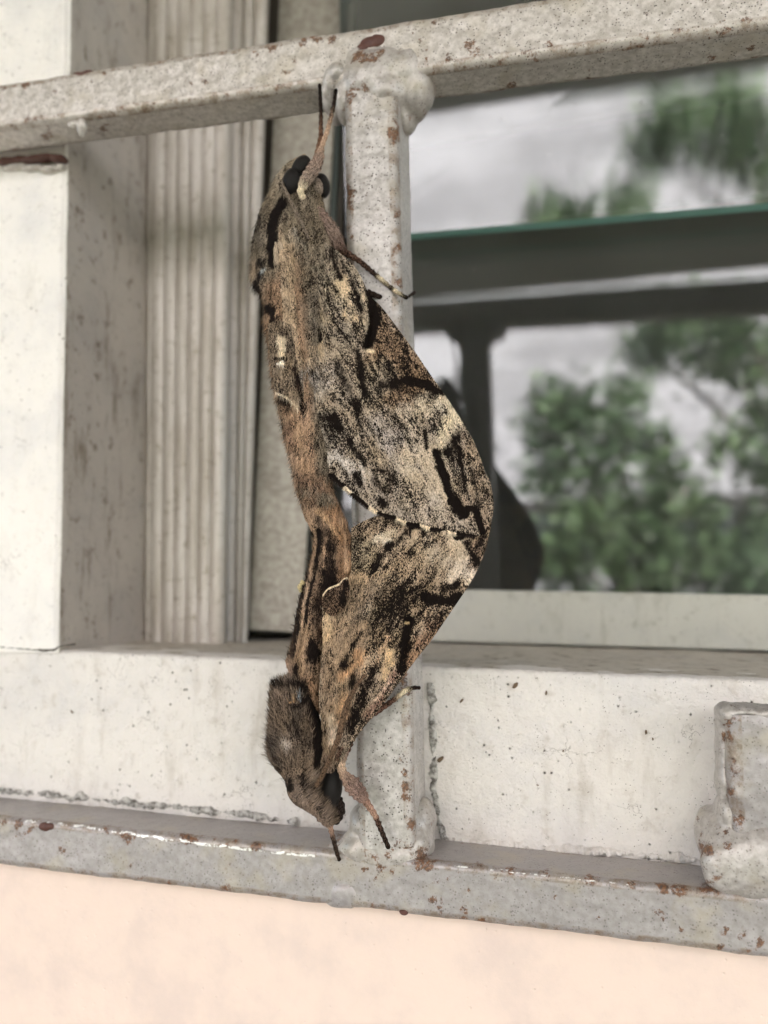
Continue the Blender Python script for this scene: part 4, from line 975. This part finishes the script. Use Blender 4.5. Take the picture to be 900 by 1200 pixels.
(pt2.st([(320, 803), (334, 806), (350, 804), (360, 812), (364, 822)], 4.0, (10, 8, 8), 1, .3, rag=.35)
 .st([(345, 831), (352, 829), (360, 822)], 3.6, (10, 8, 8), 1, .3, rag=.3)
 .st([(326, 815), (336, 822)], 7, (136, 112, 92), .25)
 .st([(351, 817), (353, 822)], 2.2, (150, 168, 176), .2, .5)  # blue glint, with the orange one below, painted into the colour
 .st([(340, 824), (344, 822)], 1.9, (200, 150, 84), .1, .5)
 .st([(365, 830), (372, 850), (373, 880), (371, 896)], 6.2, (9, 7, 7), 1, .25, rag=.25)  # dark gap beside the wing, its shade painted onto the thorax
 .st([(346, 842), (356, 870)], 8, (98, 82, 66), .5)
 .st([(331, 872), (334, 874)], 4.5, (178, 160, 140), .1)
 .st([(322, 860), (324, 900)], 6, (96, 82, 70), .45)
 .st([(352, 912), (356, 925)], 3.4, (24, 18, 16), .9)
 .st([(346, 925), (360, 945), (378, 962)], 9, (142, 118, 98), .25)
 .st([(366, 908), (372, 918)], 4, (150, 126, 102), .2)
 .st([(339, 915), (340, 925)], 3, (20, 16, 14), .9))
T2L = [(326, 796), (319, 803), (318, 815), (317, 832), (316, 850), (315, 868), (314, 884), (320, 897), (330, 908), (336, 918), (338, 932), (344, 941), (356, 949), (368, 956), (376, 963), (385, 968)]
T2R = [(350, 799), (360, 805), (366, 818), (372, 835), (378, 852), (381, 870), (381, 884), (380, 896), (378, 905), (374, 914), (372, 924), (376, 934), (382, 943), (388, 952), (392, 960), (393, 966)]
th2, dT2 = bodyloft('body', T2L, T2R, [(0, -8), (.5, -7.5), (1, -6.5)], [(0, 5), (.2, 6.2), (.5, 6.4), (.75, 4.6), (1, 2.2)], pt2, m2, seed=16, rough_=.6)
ellipsoid('eye', 388, 925, -6.2, 2.3, 2.7, 4.7, M_eye, m2, .12)
tube('palp', [(396, 935, -5.6, .9), (399, 948, -5.0, 1.2), (395, 960, -4.8, 1.0), (392, 966, -4.8, .5)], [((60, 48, 44), .5)]*4, m2)
an = tube('antenna', [(370, 922, -11.8, .45), (378, 908, -12.8, .5), (388, 886, -13.8, .55), (397, 864, -13.9, .62), (402, 842, -13.2, .62), (408, 822, -12.4, .55), (418, 803, -11.6, .42), (428, 790, -10.8, .3)], [((112, 86, 62), .3)]*8, m2)
# comb teeth of the antenna
L2 = []
L2.append(tube('leg', [(377, 955, -8.5, 1.4), (385, 964, -7, 1.1), (387, 968, -6.2, .55), (391, 985, -3.5, .5), (395, 1000, -1.6, .45), (398, 1009, -.9, .4)],
        [((140, 116, 98), .3), ((140, 116, 98), .3), ((190, 150, 124), .1), DKL, ((80, 60, 46), .5), ((50, 38, 30), .7)], m2))
L2.append(tube('leg', [(402, 880, -6, 1.2), (399, 898, -7.2, .9), (403, 908, -7.4, 1.0), (413, 920, -7.0, 1.9), (424, 933, -6.0, 1.5), (428, 938, -5.2, .8), (440, 956, -3.6, .62), (441, 959, -3.4, .6), (448, 976, -2.8, .55), (456, 995, -2.6, .5)],
        [PK, ((220, 186, 150), .05), ((190, 154, 128), .2), ((168, 134, 118), .25), ((160, 126, 110), .25), ((170, 128, 106), .2), ((180, 138, 112), .15), ((110, 78, 60), .4), DKL, ((70, 52, 40), .6)], m2))
L2.append(tube('leg', [(400, 884, -4.5, 1.4), (408, 868, -4.8, 1.3), (417, 852, -4.6, .9), (421, 846, -4.4, .8), (440, 835, -3.4, .62), (462, 820, -2.4, .55), (470, 813, -2, .5), (475, 809, -1.6, .6), (484, 806, -1.2, .45), (493, 806, -.6, .4)],
        [((110, 76, 60), .5), ((120, 88, 70), .4), ((190, 154, 124), .1), ((170, 128, 104), .3), ((130, 92, 74), .4), ((120, 84, 66), .4), CR, CR, DKL, ((70, 44, 34), .7)], m2))
L2.append(tube('leg', [(392, 890, -8, 1.0), (400, 872, -8.2, .9), (404, 863, -8, .8), (412, 846, -6.6, .9), (420, 832, -5.5, 1.0)], [((110, 80, 62), .5), ((120, 90, 70), .4), ((235, 215, 190), 0), ((96, 68, 54), .5), ((110, 80, 62), .5)], m2))
tube('clasper', [(356, 681, -7, .6), (351, 688, -7.6, .5), (353, 694, -7.2, .4)], [((210, 190, 130), .1)]*3, m2)
up2 = lambda a, b: -92+np.clip((a-390)*.25, 0, 30)
sp = [hairs(dA2, 4200, pb2, 92-180, 14, (4, 10), (.05, .5), cond=lambda a, b, y: (y < -5.5) & (b < 812)),
      hairs(dA2, 500, pb2, -110, 25, (4, 9), (-.2, .5), cond=lambda a, b, y: (a < 372) & (b < 800)),
      hairs(dT2, 7500, pt2, lambda a, b: np.where(b < 905, -96, -60)+np.clip((345-a)*.6, -10, 25)*-1, 14, (5, 12), (.03, .4), wd=.085, cond=lambda a, b, y: (y < -6) & (pl_dist(a, b, [(367, 825), (373, 850), (374, 896)]) > 5)),
      hairs(dT2, 700, pt2, lambda a, b: np.where(b < 870, 235, 225), 18, (3, 8), (-.2, .3), cond=lambda a, b, y: (a < 336) & (b > 800) & (b < 925)),
      hairs(dT2, 260, pt2, 215, 18, (8, 15), (-.2, .8), wd=.06, cond=lambda a, b, y: (a < 330) & (b > 855) & (b < 900)),
      hairs(dW2, 5600, pw2, up2, 10, (3, 8), (.05, .35), wd=.085, cond=lambda a, b, y: (a < 440-(b-690)*.18) & (b > 680)),
      leg_fur(L2[1], 800, 1.0), leg_fur(L2[0], 350, .9)]
ph2 = Paint((128, 100, 76), .6, 1.0, .8)
ph2.st([(378, 698), (383, 691), (389, 688), (397, 685), (402, 678.5), (407, 677)], 1.3, (230, 204, 160), 0, .3, rag=.25).st([(404, 684), (402, 706)], 3.4, BLK, .9)  # last stroke paints the shadow over the lobe's right side
H2 = coons([(378, 698), (383, 690.5), (389, 687.5), (397, 684.5), (402, 678), (407, 676)], [(379, 716), (390, 724), (404, 714)], [(378, 697), (377, 706), (379, 716)], [(407, 676), (411, 690), (404, 714)], 90, 90)
hw2, dH2 = sheet('hindwing', H2, lambda a, b: -13.2+2.4*((a-378)/33)**2+1.2*np.clip((b-700)/20, 0, 1), .35, ph2, m2)
Q = an[1]; n = 420; i = rng.integers(0, len(Q)-3, n); t_ = Q[i+1]-Q[i]; a = np.arctan2(t_[:, 1], t_[:, 0])+rng.choice([-1.1, 1.1], n)
sp.append((Q[i, 0], Q[i, 1], Q[i, 2]-.3, np.tile(np.r_[lin((92, 72, 54)), .3], (n, 1)), np.cos(a), np.sin(a), np.full(n, .05), rng.uniform(3, 5, n), np.full(n, .06)))
fur('fur', sp, m2)
# ------------------------------------------------------------------ what stands across the yard (seen mirrored in the glass)
M_fac = Mat('whitewashed_render', .8); M_fac.mp.inputs['Scale'].default_value = (1, 1, 1)
M_fac.color(M_fac.mix(M_fac.ramp(M_fac.noise(1.3, 6, .7, M_fac.stretch((.5, 1, 1.6))), .4, .62), (.76, .735, .76), (.46, .445, .46)))
M_fwin = Mat('dark_window_glass', .15); M_fwin.color((.05, .055, .06))  # one even dark colour for the facade windows
M_leafA = Mat('leaf_green', .45); M_leafA.color(M_leafA.mix(M_leafA.attr('tint', 'Fac'), (.07, .13, .055), (.25, .36, .16)))
M_flower = Mat('red_petals', .6); M_flower.color((.30, .08, .06))
M_bark = Mat('grey_bark', .9); M_bark.color((.14, .115, .09))
b2 = thing('building', 'white rendered building across the yard, mirrored in the window glass behind the grille', 'building', (0, -8000, gz))
FY = -8000.
box('facade', -9000, 11000, FY-4000, FY, gz, 7600, M_fac, b2, 5)
box('floor_band', -9000, 11000, FY+2, FY+350, 950, 1150, M_fac, b2, 5)
box('parapet', -9050, 11050, FY-4000, FY+250, 7602, 7800, M_fac, b2, 5)
for i in range(6):
    xw = -8000+3100*i
    box('window', xw, xw+900, FY+3, FY+45, -600, 500, M_fwin, b2, 4)
    box('window_ledge', xw-80, xw+980, FY+3, FY+130, -690, -605, M_fac, b2, 4)
def leaves(cl, nleaf, size, rad, seed):
    r = np.random.default_rng(seed); VV = []; TT = []
    cl = np.array(cl, float); n = nleaf
    i = r.integers(0, len(cl), n)
    sub = cl[i] + r.normal(0, 1, (n, 3))*rad
    # clump tones
    tone = (fbm(sub, 1/260., 3, seed))
    d = r.normal(0, 1, (n, 3)); d /= np.linalg.norm(d, axis=1)[:, None]; e = np.cross(d, r.normal(0, 1, (n, 3))); e /= np.linalg.norm(e, axis=1)[:, None]
    s = r.uniform(.6, 1.3, n)[:, None]*size
    V = np.stack([sub-d*s, sub+e*s*.42, sub+d*s, sub-e*s*.42], 1).reshape(-1, 3)
    F_ = np.arange(n*4).reshape(-1, 4)
    return V, F_, np.repeat(np.clip((tone-.3)*2+r.normal(0, .12, n), 0, 1), 4)
def tree(name, label, x, y, top, base_r, clusters, nleaf, size, rad, seed, flowers=0):
    t = thing(name, label, 'tree', (x, y, gz))
    n = 14; k = 10; rows = []
    for j in range(n):
        s = j/(n-1); z = gz+(top-gz)*s; r = base_r*(1-.7*s); cx = x+40*math.sin(s*3+seed); a = np.linspace(0, 2*math.pi, k, endpoint=False)
        rows.append(np.stack([cx+r*np.cos(a), y+r*np.sin(a), np.full(k, z)], 1))
    mesh_obj('trunk', np.concatenate(rows), grid_faces(n, k, True), M_bark, t)
    for c in clusters[::2]:
        a_ = np.array([x, y, gz+(top-gz)*.55]); b_ = np.array(c, float); q = []
        for j in range(6):
            s = j/5; p = a_+(b_-a_)*s+np.array([0, 0, 60*math.sin(s*3)]); an_ = np.linspace(0, 2*math.pi, 6, endpoint=False); r = base_r*.4*(1-.8*s)+3
            q.append(p+np.stack([r*np.cos(an_), 0*an_, r*np.sin(an_)], 1))
        mesh_obj('limb', np.concatenate(q), grid_faces(6, 6, True), M_bark, t)
    V, F_, T = leaves(clusters, nleaf, size, rad, seed)
    cr = mesh_obj('crown', V, F_, M_leafA, t, smooth=False, attrs={'tint': T}); cr['kind'] = 'stuff'
    if flowers:
        V, F_, T = leaves(clusters, flowers, size*.7, rad, seed+9); fl = mesh_obj('blossom', V, F_, M_flower, t, smooth=False); fl['kind'] = 'stuff'
    return t
def mir(px, py, dist):           # where a reflection seen at this pixel of the lower pane stands, `dist` mm out
    d = ray(px, py); h = d[1]
    t1_ = (GY+D)/h; p0 = np.array([0, -D, 0])+d*t1_
    dd = d.copy(); dd[1] = -dd[1]; lt = math.radians(LT)*2
    dd = np.array([dd[0], dd[1]*math.cos(lt)+0, dd[2]+dd[1]*math.sin(lt)])
    return p0+dd*((dist+GY)/-dd[1])
c_main = [mir(px, py, 2700+random.uniform(-300, 300)) for px, py in ((650, 470), (680, 480), (720, 500), (700, 540), (660, 530), (760, 520), (780, 560), (720, 590), (680, 600), (820, 600), (760, 640), (700, 650), (840, 640), (890, 620), (640, 560), (800, 660), (880, 670), (730, 460), (660, 640), (640, 500), (920, 660), (620, 650), (780, 600), (660, 670), (760, 680), (850, 675), (900, 550), (860, 520))]
tree('tree', 'leafy green bush with a few red flowers mirrored low in the lower glass pane', c_main[6][0], -2750, c_main[0][2]-100, 45, c_main, 7000, 24, 52, 5, 40)
c_dark = [mir(px, py, 3600+random.uniform(-300, 300)) for px, py in ((760, 415), (800, 400), (840, 420), (880, 430), (920, 400), (780, 380), (860, 380), (930, 460), (900, 490), (830, 370), (960, 430))]
tree('tree', 'darker taller tree whose branch hangs at the upper right of the mirrored view', c_dark[4][0]+500, -3700, c_dark[0][2], 70, c_dark, 3300, 28, 70, 8)
hd = thing('added_hedge', 'added low dense dark green hedge along the yard, mirrored at the foot of the glass', 'added_hedge', (300, -3100, gz))  # added, not seen: darkens what the foot of the glass mirrors
hc = [(x_+random.uniform(-60, 60), -3100+random.uniform(-160, 160), z_) for x_ in range(-2200, 3300, 130) for z_ in (-150, -320, -560, -850, -1150, -1400)]
hc += [(x_, -3100+random.uniform(-100, 100), -90+random.uniform(-50, 60)) for x_ in range(-2200, 3300, 90)]
V, F_, T = leaves(hc, 15000, 42, 75, 31)
hb = mesh_obj('added_hedge_foliage', V, F_, M_leafA, hd, smooth=False, attrs={'tint': T*.6}); hb['kind'] = 'stuff'
for x_ in range(-2100, 3200, 420):
    a_ = np.linspace(0, 2*math.pi, 8, endpoint=False)
    mesh_obj('added_hedge_stem', np.concatenate([np.stack([x_+r_q*np.cos(a_), -3100+r_q*np.sin(a_), np.full(8, z_)], 1) for r_q, z_ in ((26, gz), (20, -900), (9, -350))]), grid_faces(3, 8, True), M_bark, hd)
for o in list(bpy.data.objects):
    if '_b' in o: del o['_b']
